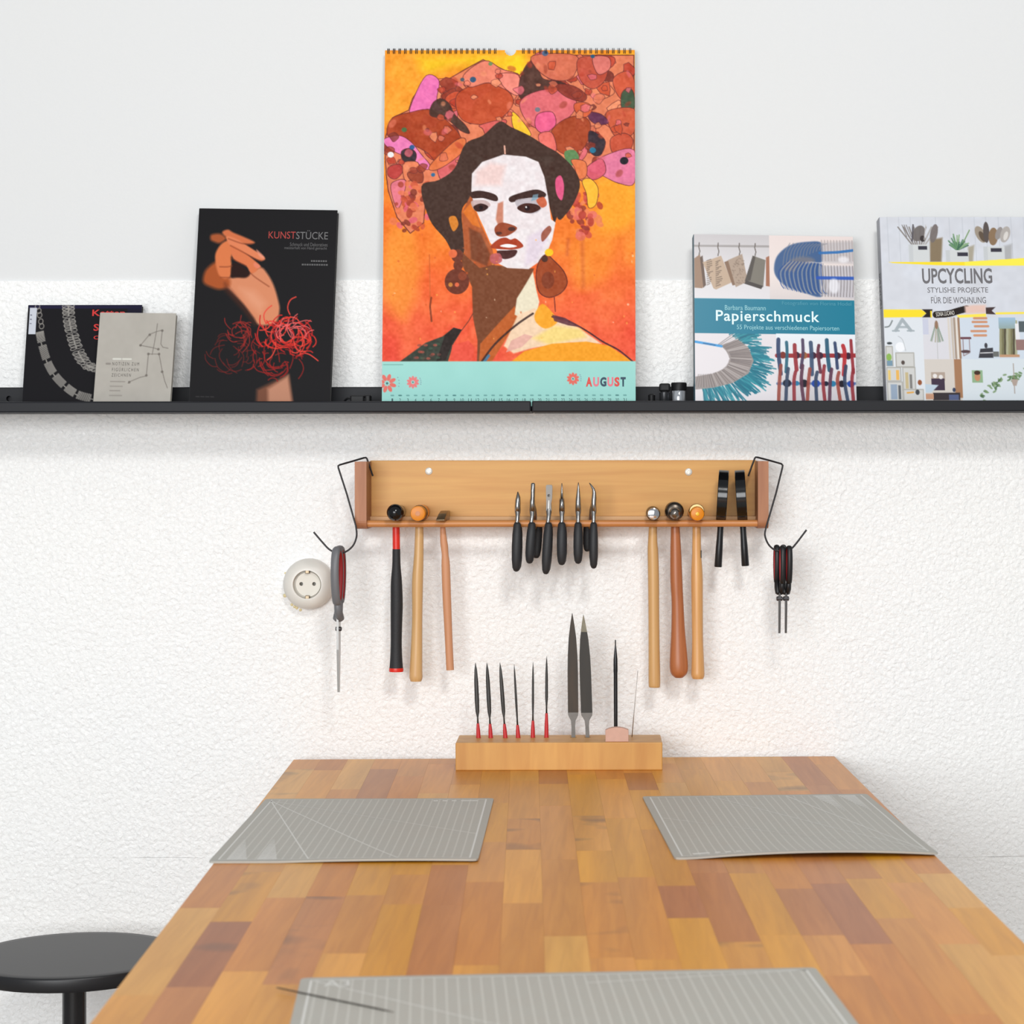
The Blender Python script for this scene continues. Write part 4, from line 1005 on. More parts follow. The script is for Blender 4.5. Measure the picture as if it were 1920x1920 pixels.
# ------------------------------------------------------------------ hooks
def hook(mirror, label):
    if not mirror:
        pts = [(699, 892, -.050), (693, 874, -.052), (688, 859.5, -.054), (686, 857.5, -.054), (682, 858, -.056), (660, 864.5, -.066), (637, 871, -.076), (634, 873, -.077), (634.5, 877, -.078), (650, 925, -.086), (667, 985, -.096)]
        arc = [(667, 985), (668.5, 1004), (662, 1022), (648, 1034), (633, 1036.5), (618, 1030), (606, 1018), (588, 997)]
    else:
        pts = [(1403, 893, -.050), (1409, 876, -.052), (1415, 860, -.054), (1417, 857.5, -.054), (1421, 858, -.056), (1444, 864, -.066), (1465, 870, -.076), (1467.5, 873, -.077), (1467, 877, -.078), (1455, 925, -.086), (1437, 985, -.096)]
        arc = [(1436, 990), (1434, 1004), (1440, 1020), (1450, 1030), (1462, 1033.5), (1476, 1033), (1488, 1025), (1512, 994)]
    w = [P(*q) for q in pts[:-1]] + [Vector(q) for q in catmull([tuple(P(a, b, -.098)) for a, b in arc], 5)]
    o = finish('wire_hook', tube_bm(w, .00138, 10), WIRE, None, smooth=True, auto=60)
    tag(o, label, 'hook', 'wire hooks on the rack ends')
hook(False, 'black bent wire hook on rack end beside the wall socket')
hook(True, 'black bent wire hook on rack end beside the magnifiers')

# ------------------------------------------------------------------ scissors
def scissors(label, px, py_top, py_bot, Y, frac, body_rgb, liner_rgb, yaw, blade_w, wide, name_mat, group=None, spread=.2, lean=0.0):
    Ltot = (py_bot - py_top) * s(Y); hl = Ltot * frac
    base = P(px, py_top, Y)
    e = empty('scissors', base, label, 'scissors', group, rot=(0, lean, yaw))
    body = mat('scissor_body_' + name_mat, body_rgb, .45); red = mat('scissor_liner_' + name_mat, liner_rgb, .5)
    for sgn in (1, -1):
        off = .0026 * sgn
        lw = wide; cz = -hl * .42; rz = hl * .36
        lo = [(sgn * (lw * .62 + lw * .5 * math.cos(a) * (1 + .18 * math.sin(a))), off, cz + rz * math.sin(a)) for a in np.linspace(0, 2 * math.pi, 36, endpoint=False)]
        top = max(p[2] for p in lo)
        lo = [(x, y, z - top - hl * .035) for x, y, z in lo]
        h = finish('handle_loop', tube_bm(lo, hl * .035, 10, closed=True, ry=hl * .055, ref=(0, 1, 0)), body, e, world_space=False, smooth=True)
        li = [(p[0] * .86 + sgn * lw * .62 * .14, p[1], (p[2] + hl * .4) * .9 - hl * .4) for p in lo]
        finish('grip_liner', tube_bm(li, hl * .022, 8, closed=True, ry=hl * .05, ref=(0, 1, 0)), red, h, world_space=False, smooth=True)
        zb = min(p[2] for p in lo)
        sh = [Vector((sgn * lw * .55, off, zb + hl * .05)), Vector((sgn * lw * .36, off, (zb - hl) * .5)), Vector((-sgn * lw * .05, off, -hl * .97)), Vector((-sgn * lw * .1, off * .8, -hl * 1.0))]
        finish('shank', tube_bm(sh, [hl * .06, hl * .066, hl * .06, hl * .03], 10, ry=[hl * .05, hl * .055, hl * .05, hl * .02], ref=(0, 1, 0)), body, e, world_space=False, smooth=True)
        y0, y1 = (0, .0016) if sgn > 0 else (-.0016, 0)
        bl = [(-blade_w * .55, -hl * .93), (blade_w * .55, -hl * .93), (blade_w * .5, -hl - (Ltot - hl) * .4), (blade_w * .12, -Ltot), (-blade_w * .12, -Ltot), (-blade_w * .5, -hl - (Ltot - hl) * .4)]
        finish('blade', prism_bm(bl, y0, y1), STEEL if name_mat == 'grey' else mat('grey_blade', (120, 118, 118), .3, .9), e, world_space=False)
    finish('pivot_screw', lathe_bm((0, -.0045, -hl - (Ltot - hl) * .11), (0, 1, 0), [(0, .0024), (.0008, .0034), (.0082, .0034), (.009, .0024)]), mat('pivot_dark', (84, 82, 84), .35, .6), e, world_space=False, smooth=True, auto=40)
    return e
scissors('long scissors with grey handles and red liners hanging beside socket', 634.5, 1022.5, 1297, -.098, .515, (112, 112, 115), (164, 30, 34), math.radians(-99), .011, .026, 'grey')
scissors('small black and red scissors on hook, nearer the rack', 1461.5, 1022, 1188, -.098, .56, (24, 24, 26), (178, 36, 42), math.radians(-84.5), .0055, .015, 'black', 'small scissors on the hook', lean=.02)
scissors('small black and red scissors on hook, further out from the rack', 1474, 1022, 1188, -.098, .56, (24, 24, 26), (178, 36, 42), math.radians(-84), .0055, .015, 'black', 'small scissors on the hook', lean=.035)

# ------------------------------------------------------------------ hammers
HY = -.056
def handle_bm(stations, Y=HY, ry=.85, n=18):
    """stations: (px centre, py, px width)"""
    return tube_bm([P(a, b, Y) for a, b, w in stations], [w * s(Y) / 2 for a, b, w in stations], n, ry=[w * s(Y) / 2 * ry for a, b, w in stations], ref=(0, 1, 0))
def sm(st, k=4):
    return [tuple(q) for q in catmull(st, k)]
def hammer(label, head_parts, stations, hmat, extra=None, kind='hammer', smooth_st=True):
    e = empty('hammer', P(stations[-1][0], stations[-1][1], HY), label, kind, 'hammers on the rack')
    st = sm(stations) if smooth_st else stations
    finish('handle', handle_bm(st), hmat, e, smooth=True, auto=60)
    for nm, bm, m in head_parts: finish(nm, bm, m, e, smooth=True, auto=35)
    if extra: extra(e)
    return e
DT = DZ + DR
def headz(r): return DT + r - .0006
ASH = wood('ash_handle', (226, 182, 124), (206, 154, 96), 'z', .35, 200, .03, .7)
ASH2 = wood('honey_handle', (222, 168, 106), (196, 138, 82), 'z', .32, 200, .03, .8)
BEECH = wood('pinkish_beech', (212, 152, 112), (196, 134, 94), 'z', .5, 160, .05, .5)
CHERRY = wood('reddish_handle', (184, 112, 68), (158, 90, 52), 'z', .36, 170, .04, .7)
GUN = mat('gunmetal', (92, 84, 76), .3, .9)
BRASS = mat('aged_bronze', (146, 124, 96), .35, .85)
def L(x, z, prof): return lathe_bm((x, 0, z), (0, 1, 0), prof, 30)
x = PX(741, -.098); r = .0126; z = headz(r)
REDP = mat('red_fibreglass', (222, 44, 28), .35)
def red_extra(e):
    finish('grip', handle_bm(sm([(743, 1029, 14.6), (743, 1060, 16), (743, 1090, 21), (743.5, 1130, 23), (743, 1165, 22), (742.5, 1205, 21), (742.5, 1235, 23), (742.5, 1254, 26)])), mat('black_hammer_grip', (34, 34, 37), .6, bump=.2, bscale=500), e, smooth=True, auto=60)
    finish('end_cap', handle_bm([(742.5, 1252, 26.5), (742.5, 1256, 27.5), (742.5, 1259, 26.5)]), REDP, e, smooth=True, auto=40)
hammer('red-shafted hammer with black grip and black domed head', [('head', L(x, z, [(-.110, .0006), (-.1095, .004), (-.107, .0085), (-.103, .0115), (-.098, r), (-.092, .0122), (-.088, .010), (-.05, .009), (-.03, .0095), (-.024, .009)]), GLOSSBLACK)],
       [(742.5, 960, 13), (742.5, 988, 13.5), (743, 1032, 14), (743, 1100, 13), (742.5, 1200, 12), (742.5, 1254, 12)], REDP, red_extra)
x = PX(784, -.098); r = .0112; z = headz(r)
hammer('amber-faced mallet with pale round handle next to the red-shafted hammer', [('head', L(x, z, [(-.106, .0085), (-.1055, .0105), (-.103, r), (-.080, r), (-.080, .009), (-.040, .009), (-.040, r), (-.026, r), (-.024, .010)]), AMBER), ('face_ring', L(x, z, [(-.1064, .0035), (-.1068, .0035), (-.1068, .0028), (-.1062, .0028)]), mat('amber_ring', (196, 112, 18), .3)), ('head_band', L(x, z, [(-.084, .0112), (-.083, .0118), (-.066, .0118), (-.065, .0112)]), GUN)],
       [(786, 960, 13), (786, 990, 15.5), (785, 1040, 18), (782.5, 1090, 21), (782, 1150, 19.5), (781, 1200, 21), (779.5, 1255, 24), (779.5, 1270, 24.5), (779.5, 1277, 20)], ASH)
x = PX(828, -.09); z = DT + .006
wedge = rings_bm([[Vector((x - .0078, -.100, z - .0062)), Vector((x + .0050, -.100, z - .0062)), Vector((x + .0050, -.100, z - .0044)), Vector((x - .0078, -.100, z - .0044))],
                  [Vector((x - .006, -.086, z - .0064)), Vector((x + .0062, -.086, z - .0064)), Vector((x + .0072, -.086, z + .004)), Vector((x - .0050, -.086, z + .004))],
                  [Vector((x - .004, -.074, z - .0064)), Vector((x + .0078, -.074, z - .0064)), Vector((x + .0085, -.074, z + .0078)), Vector((x - .0030, -.074, z + .0078))],
                  [Vector((x - .004, -.030, z - .0060)), Vector((x + .0078, -.030, z - .0060)), Vector((x + .0080, -.030, z + .0070)), Vector((x - .0030, -.030, z + .0070))]])
bmesh.ops.bevel(wedge, geom=list(wedge.edges), offset=.0010, segments=2, profile=.5, affect='EDGES')
hammer('small bronze wedge-headed hammer with slim pinkish handle', [('head', wedge, BRASS)],
       [(829.5, 960, 9), (830, 988, 10), (831.5, 1012, 13), (833, 1024, 14), (834.5, 1040, 13), (835.5, 1060, 16), (837.5, 1120, 16), (841, 1200, 14.5), (843.5, 1256, 14.5)], BEECH)
x = PX(1225, -.098); r = .0102; z = headz(r)
hammer('planishing hammer with mirror-bright round face and straight pale handle', [('head', L(x, z, [(-.104, .0078), (-.1035, .0086), (-.096, .0088), (-.092, .0086), (-.088, r), (-.060, r), (-.050, .009), (-.026, .0098), (-.025, .008)]), GUN), ('polished_face', L(x, z, [(-.1050, .0002), (-.1048, .0060), (-.1040, .0084), (-.0990, .0090), (-.0985, .0080)]), CHROME)],
       [(1224.5, 960, 14), (1224, 990, 15.5), (1223.5, 1020, 18), (1224, 1034, 20), (1225, 1080, 21), (1225.5, 1150, 20.5), (1226, 1220, 21), (1226.5, 1280, 22), (1226.5, 1289, 19)], wood('maple_handle', (218, 172, 112), (202, 152, 94), 'z', .4, 180, .03, .6))
x = PX(1265, -.098); r = .0138; z = headz(.0122)
hammer('ball-peen chasing hammer with broad dark head and bulbous reddish handle', [('head', L(x, z + .0015, [(-.094, .0090), (-.092, .0120), (-.088, r), (-.080, .0138), (-.074, .011), (-.060, .0085), (-.036, .0085), (-.026, .0125), (-.024, .0125)]), GUN), ('ball_peen', L(x, z - .0012, [(-.110, .0004), (-.1092, .0032), (-.1068, .0062), (-.103, .0082), (-.098, .0086), (-.092, .0070)]), mat('worn_steel', (150, 144, 138), .3, .95))],
       [(1265.5, 960, 13), (1266, 990, 16.5), (1267, 1040, 21), (1268, 1090, 23), (1270, 1130, 22.5), (1271, 1180, 26), (1272, 1230, 33), (1272.5, 1252, 34.5), (1272.5, 1264, 29), (1272.5, 1271, 14)], CHERRY)
x = PX(1307, -.098); r = .0108; z = headz(.0112)
def mark(e): finish('stamp_mark', box_bm(PX(1313.2, HY), PX(1315.2, HY), HY - .0045, HY - .0005, PZ(1046, HY), PZ(1032, HY), .0003), mat('stamp_ink', (60, 54, 46), .6), e)
hammer('amber-faced mallet with brass cap next to the magnifiers', [('head', L(x, z - .001, [(-.107, .0080), (-.1065, .0095), (-.104, .0104), (-.078, r), (-.078, .009), (-.04, .009), (-.04, .0108), (-.026, .0108)]), AMBER), ('face_button', L(x, z - .001, [(-.1085, .0002), (-.1082, .0026), (-.107, .0030)]), mat('yellow_button', (238, 190, 40), .3)), ('head_band', lathe_bm((x, 0, z + .0022), (0, 1, 0), [(-.086, .0105), (-.085, .0112), (-.066, .0112), (-.065, .0105)], 30), mat('brass_band', (176, 150, 104), .3, .85))],
       [(1306, 960, 13), (1306, 990, 15.5), (1306, 1040, 17.5), (1306.5, 1080, 22), (1307, 1140, 21.5), (1307.5, 1200, 21), (1308, 1250, 24), (1308, 1266, 25), (1308, 1273, 20)], ASH2, mark)

# ------------------------------------------------------------------ hand magnifiers
def magnifier(label, px, roll, yaw, h0, h1):
    R = .0385; cy = -.062
    cz = DT + math.sqrt(R * R - (cy - DY) ** 2) - .0008
    e = empty('hand_magnifier', (PX(px, cy), cy, cz), label, 'magnifier', 'magnifiers on the rack', rot=(0, roll, yaw))
    # ring axis along local X (seen edge-on)
    w = .0074
    prof = [(-w, R - .0042), (-w, R - .0006), (-w + .0008, R), (w - .0008, R), (w, R - .0006), (w, R - .0042)]
    rings = []
    n = 48
    rings = [[Vector((d, math.cos(2 * math.pi * k / n) * r_, math.sin(2 * math.pi * k / n) * r_)) for d, r_ in prof] for k in range(n)]
    finish('rim', rings_bm(rings, closed=True), GLOSSBLACK, e, world_space=False, smooth=True, auto=35)
    lens = [(-.004, .0001), (-.0034, .012), (-.0015, .026), (0, R - .004), (.0015, .026), (.0034, .012), (.004, .0001)]
    g = bpy.data.materials.get('lens_glass')
    if g is None:
        g = bpy.data.materials.new('lens_glass'); g.use_nodes = True
        b = g.node_tree.nodes['Principled BSDF']; b.inputs['Transmission Weight'].default_value = 1; b.inputs['Roughness'].default_value = .01; b.inputs['IOR'].default_value = 1.45
    finish('lens', lathe_bm((0, 0, 0), (1, 0, 0), lens, 32), g, e, world_space=False, smooth=True)
    L1 = (h1 - 975) * s(cy)
    st = [(-R + .002, .0052), (-R - .010, .0046), (-R - .020, .0046), (-R - L1 * .55, .0052), (-R - L1 + .001, .0057), (-R - L1, .0050)]
    finish('handle', tube_bm([(0, 0, z_) for z_, r_ in st], [r_ for z_, r_ in st], 18, ref=(0, 1, 0)), mat('satin_black_plastic', (24, 24, 27), .35), e, world_space=False, smooth=True, auto=50)
magnifier('black-rimmed hand magnifier hanging edge-on next to the amber mallet', 1354.5, math.radians(3.6), math.radians(-3.0), 988, 1060)
magnifier('black-rimmed hand magnifier hanging edge-on next to the rack end panel', 1389.5, math.radians(-3.4), math.radians(-3.6), 988, 1058)

# ------------------------------------------------------------------ pliers
SATINST = mat('satin_steel', (186, 182, 178), .42, .9)
def pliers(label, px, py_bot, py_tip, jaw, bdx=0, bshort=0, w=18.5, hx=None):
    yb = DY - .001
    e = empty('pliers', P(px, py_bot, yb), label, 'pliers', 'pliers on the dowel')
    X = lambda p: PX(p, yb)
    hx = px if hx is None else hx
    zp = PZ(957, yb)                     # pivot height
    S = s(yb)
    for sgn, dx, short in ((-1, 0, 0), (1, bdx, bshort)):
        yo = lambda d: yb + sgn * d
        bot = py_bot - short
        col = [(px, 944, .0012), (px + dx * .2, 956, .0035), (px + dx * .4, 966, .0078), (px + dx * .5 + (hx - px) * .2, 976, .0112), (px + dx * .7 + (hx - px) * .4, 992, .0125)]
        finish('tang', tube_bm([(X(a), yo(d), PZ(b, yb)) for a, b, d in col], [.0040, .0044, .0032, .0028, .0028], 12, ry=[.003, .0034, .003, .0026, .0026], ref=(0, 1, 0)), STEEL, e, smooth=True)
        L_ = bot - 979
        g = [(0, .013, .55), (.05, .0135, .78), (.25, .0165, .95), (.5, .018, 1.0), (.75, .0172, .97), (.92, .0155, .8), (.98, .015, .55), (1, .0149, .25)]
        pts = [(X(px + dx + (hx - px) * t), yo(d), PZ(979 + L_ * t, yb)) for t, d, q in g]
        finish('grip', tube_bm(pts, [w * S / 2 * q for t, d, q in g], 16, ry=[.0062 * q for t, d, q in g], ref=(0, 1, 0)), RUBBER, e, smooth=True)
    finish('pivot_joint', lathe_bm((X(px) - .0040, yb, zp + .002), (1, 0, 0), [(0, .0040), (.0005, .0048), (.0075, .0048), (.0080, .0040)], 22), SATINST, e, smooth=True, auto=40)
    finish('joint_body', tube_bm([(X(px), yb, PZ(q_, yb)) for q_ in (934, 938, 956, 961, 967, 970)], [.0032, .0039, .0040, .0043, .0030, .0022], 14, ry=[.004, .0062, .0066, .0064, .005, .003], ref=(0, 1, 0)), SATINST, e, smooth=True)
    jaw(e, X, yb, px)
    return e
def jaw_loft(rows, two=True, m=None):
    """rows: (py, px offset, half width px, half depth m) -> two jaws split in depth"""
    def f(e, X, yb, px):
        for sgn in (-1, 1):
            st = [Vector((X(px + o), yb + sgn * (d * .52 + .0002), PZ(py, yb))) for py, o, hw, d in rows]
            finish('jaw', tube_bm(st, [hw * s(yb) for py, o, hw, d in rows], 12, ry=[d * .5 for py, o, hw, d in rows], ref=(0, 1, 0)), m or STEEL, e, smooth=True)
    return f
G = 'pliers on the dowel'
pliers('side-cutting pliers with short pointed jaws', 970.5, 1070.5, 922, jaw_loft([(958, 0, 5, .010), (948, 0, 5.2, .010), (938, .5, 4.8, .009), (932, 1, 4, .007), (926, .6, 2.2, .004), (922, .3, .8, .002)]), hx=968.5, w=18.5)
pliers('flat-nose pliers with narrow bright jaws', 998, 1055.5, 907, jaw_loft([(958, 0, 4.8, .010), (938, .3, 4.6, .010), (936, .6, 4.2, .009), (920, 1, 4.2, .007), (908, 1.4, 4, .006), (906.5, 1.4, 3.6, .005)]), bdx=11, bshort=8, hx=993, w=18)
def jaw_wide(e, X, yb, px):
    for sgn in (-1, 1):
        y0, y1 = (yb - .006, yb - .0003) if sgn < 0 else (yb + .0003, yb + .006)
        pl = [(X(px - 5), PZ(958, yb)), (X(px + 5), PZ(958, yb)), (X(px + 4.2), PZ(944, yb)), (X(px + 6.2), PZ(934, yb)), (X(px + 6.8), PZ(912, yb)), (X(px + 5.4), PZ(909, yb)), (X(px - 4), PZ(909, yb)), (X(px - 5.4), PZ(912, yb)), (X(px - 4.6), PZ(944, yb))]
        jw = finish('jaw', prism_bm(pl, y0, y1), mat('matt_jaw_steel', (150, 146, 142), .6, .7), e)
        if sgn < 0: cut(jw, lathe_bm((X(px + .3), yb - .01, PZ(929, yb)), (0, 1, 0), [(0, .0021), (.02, .0021)], 16))
pliers('wide parallel-jaw pliers with a hole through the jaws', 1029, 1075.5, 909, jaw_wide, hx=1023.5, w=18)
pliers('round-nose pliers with slim needle-like jaws', 1053.5, 1058.5, 906, jaw_loft([(958, 0, 5, .010), (938, 0, 4.6, .010), (937, 0, 3.2, .008), (922, 0, 2.2, .006), (910, 0, 1.2, .003), (906, 0, .6, .0015)]), w=18.5)
pliers('chain-nose pliers with broad tapering pointed jaws', 1084, 1056, 904.5, jaw_loft([(958, 0, 5.2, .010), (944, 0, 5, .010), (936, 0, 4.7, .009), (922, .2, 3.2, .006), (910, .4, 1.5, .003), (904.5, .4, .6, .0015)]), w=17.5)
pliers('bent-nose pliers with jaws curving to the side', 1113, 1065, 905.5, jaw_loft([(958, 0, 4, .010), (944, .4, 4.4, .010), (934, .8, 4.8, .009), (924, 1.0, 3.8, .008), (917, -.4, 2.8, .006), (911, -4, 1.8, .004), (905.5, -8, .7, .002)]), bdx=-12, bshort=30, w=16.5)

# ------------------------------------------------------------------ wall socket
sk = P(580, 1093.5, -.003)
so = empty('wall_socket', sk, 'round white surface-mounted wall socket behind grey scissors', 'socket')
R = 48 * s(-.03)
housing = finish('housing', lathe_bm(sk, (0, -1, 0), [(0, R), (.006, R), (.014, R * .985), (.021, R * .93), (.026, R * .80), (.0285, R * .62), (.0285, R * .555), (.016, R * .53), (.016, .0001)], 48), WHITEP, so, smooth=True, auto=45)
insert = finish('insert', lathe_bm(sk + Vector((.0006, 0, 0)), (0, -1, 0), [(.0155, R * .50), (.0195, R * .50), (.0205, R * .48), (.0205, .0001)], 40), mat('socket_insert', (222, 217, 206), .4), so, smooth=True, auto=45)
for dx in (-12, 12):
    for body_ in (housing, insert):
        cut(body_, lathe_bm(sk + Vector((dx * s(-.02), 0, .6e-3)), (0, -1, 0), [(.002, .0029), (.024, .0029)], 20))
for sg in (1, -1):
    finish('earth_clip', box_bm(sk.x - .0032, sk.x + .0032, sk.y - .0262, sk.y - .018, sk.z + sg * R * .50 - .0028, sk.z + sg * R * .50 + .0028, .0008), mat('clip_metal', (150, 134, 112), .35, .8), so)
gl = bmesh.new()
for a, b, r in ((534, 1116, 4), (547, 1133, 3.2), (556, 1139, 3.4), (563, 1143, 3), (535, 1074, 2.4), (552, 1137, 3)):
    q = P(a, b, -.003)
    lathe_bm(q, (0, -1, 0), [(-.0004, r * s(0)), (.0007, r * s(0) * .8), (.0012, r * s(0) * .2)], 12, bm=gl)
tag(finish('glue_residue', gl, mat('yellow_glue', (236, 220, 172), .5), so, smooth=True), kind='stuff')

# ------------------------------------------------------------------ table
tl, tr = on_table(548, 1425), on_table(1563, 1417)
TA = math.atan((CX - 991) / F)
ex = Vector((math.cos(TA), math.sin(TA), 0)); ey = Vector((-math.sin(TA), math.cos(TA), 0))
mid = (tl + tr) / 2
TW = .811; TL = 1.80; TT = .028
if True:
    back_y = mid.y
    rc = back_y + ex.y * TW / 2
    if rc > -.0035: mid.y -= rc + .0035
table = empty('work_table', (mid.x, mid.y, 0), 'long butcher-block work table of golden brown staves against the wall', 'table')
table.rotation_euler = (0, 0, TA)
STAVE = wood('varnished_beech_stave', (200, 150, 100), (.80, .72, .64), 'y', .36, 120, .05, .75, use_obj_color=True, knots=True)
MATS['varnished_beech_stave'].node_tree.nodes['Principled BSDF'].inputs['Specular IOR Level'].default_value = .3
ub_ = bpy.data.meshes.new('stave')
bm = bmesh.new(); bmesh.ops.create_cube(bm, size=1); bm.to_mesh(ub_); bm.free(); ub_.materials.append(STAVE)
rt = random.Random(41)
PALS = [((223, 154, 58), 28), ((217, 145, 60), 24), ((225, 156, 42), 18), ((211, 135, 52), 14), ((227, 166, 76), 10), ((194, 122, 60), 8), ((178, 108, 60), 3)]
bag = [p for p, n in PALS for _ in range(n)]
NC = 20; cw = TW / NC
for j in range(NC):
    y = 0.0; first = True
    while y < TL - .001:
        ln = rt.uniform(.15, .40)
        if first: ln *= rt.uniform(.25, 1.0); first = False
        if TL - y - ln < .07: ln = TL - y
        o = bpy.data.objects.new('stave', ub_); COL.objects.link(o); o.parent = table
        o.location = (-TW / 2 + (j + .5) * cw, -(y + ln / 2), TABLE_Z - TT / 2 + rt.uniform(-.00006, 0))
        o.scale = (cw - .00012, ln - .00012, TT)
        cc = lin(np.array(rt.choice(bag)) + rt.uniform(-7, 7))
        o.color = (*cc, 0.25 if rt.random() < .10 else 1.0)
        y += ln
LEGW = wood('table_leg_wood', (190, 136, 88), (160, 108, 66), 'z', .5, 100, .05, .7)
for sx in (-1, 1):
    for yy in (-.07, -TL + .07):
        cx_ = sx * (TW / 2 - .06)
        finish('leg', box_bm(cx_ - .03, cx_ + .03, yy - .03, yy + .03, 0, TABLE_Z - TT + .0005, .003), LEGW, table, world_space=False)
    finish('side_rail', box_bm(sx * (TW / 2 - .06) - .011, sx * (TW / 2 - .06) + .011, -TL + .1, -.1, TABLE_Z - TT - .09, TABLE_Z - TT + .0003, .002), LEGW, table, world_space=False)
for yy in (-.07, -TL + .07):
    finish('cross_rail', box_bm(-TW / 2 + .09, TW / 2 - .09, yy - .011, yy + .011, TABLE_Z - TT - .09, TABLE_Z - TT + .0003, .002), LEGW, table, world_space=False)

# ------------------------------------------------------------------ cutting mats
def mat_material():
    m = bpy.data.materials.new('grey_cutting_mat'); m.use_nodes = True
    nt = m.node_tree; N = nt.nodes; Lk = nt.links; b = N['Principled BSDF']
    b.inputs['Roughness'].default_value = .5
    tc = N.new('ShaderNodeTexCoord'); sp = N.new('ShaderNodeSeparateXYZ'); Lk.new(tc.outputs['UV'], sp.inputs[0])
    def line(sock, period, width):
        d = N.new('ShaderNodeMath'); d.operation = 'DIVIDE'; d.inputs[1].default_value = period; Lk.new(sock, d.inputs[0])
        fr = N.new('ShaderNodeMath'); fr.operation = 'PINGPONG'; fr.inputs[1].default_value = .5; Lk.new(d.outputs[0], fr.inputs[0])
        lt = N.new('ShaderNodeMath'); lt.operation = 'LESS_THAN'; lt.inputs[1].default_value = width / period / 2; Lk.new(fr.outputs[0], lt.inputs[0])
        return lt.outputs[0]
    a = line(sp.outputs[0], .010, .0017); c_ = line(sp.outputs[1], .010, .0017)
    mxm = N.new('ShaderNodeMath'); mxm.operation = 'MAXIMUM'
    lo = N.new('ShaderNodeMath'); lo.operation = 'MULTIPLY'; lo.inputs[1].default_value = 1.0; Lk.new(c_, lo.inputs[0])
    Lk.new(a, mxm.inputs[0]); Lk.new(lo.outputs[0], mxm.inputs[1])
    # no grid in the plain border: u, v measured from the mat centre in metres
    def inside(sock, half):
        ab = N.new('ShaderNodeMath'); ab.operation = 'ABSOLUTE'; Lk.new(sock, ab.inputs[0])
        l = N.new('ShaderNodeMath'); l.operation = 'LESS_THAN'; l.inputs[1].default_value = half; Lk.new(ab.outputs[0], l.inputs[0]); return l.outputs[0]
    i1 = inside(sp.outputs[0], .2155); i2 = inside(sp.outputs[1], .1405)
    at = N.new('ShaderNodeAttribute'); at.attribute_name = 'half'
    m1 = N.new('ShaderNodeMath'); m1.operation = 'MULTIPLY'; Lk.new(i1, m1.inputs[0]); Lk.new(i2, m1.inputs[1])
    m2 = N.new('ShaderNodeMath'); m2.operation = 'MULTIPLY'; Lk.new(m1.outputs[0], m2.inputs[0]); Lk.new(mxm.outputs[0], m2.inputs[1])
    m3 = N.new('ShaderNodeMath'); m3.operation = 'MULTIPLY'; m3.inputs[1].default_value = .8; Lk.new(m2.outputs[0], m3.inputs[0])
    n = N.new('ShaderNodeTexNoise'); n.inputs['Scale'].default_value = 30
    Lk.new(tc.outputs['Object'], n.inputs['Vector'])
    base = N.new('ShaderNodeMix'); base.data_type = 'RGBA'; Lk.new(n.outputs['Fac'], base.inputs[0])
    base.inputs[6].default_value = (*lin((171, 166, 157)), 1); base.inputs[7].default_value = (*lin((171, 171, 163)), 1)
    mx = N.new('ShaderNodeMix'); mx.data_type = 'RGBA'; Lk.new(m3.outputs[0], mx.inputs[0]); Lk.new(base.outputs[2], mx.inputs[6]); mx.inputs[7].default_value = (*lin((200, 198, 190)), 1)
    Lk.new(mx.outputs[2], b.inputs['Base Color'])
    return m
CUTMAT = mat_material()
INK = mat('mat_print', (220, 219, 214), .55)
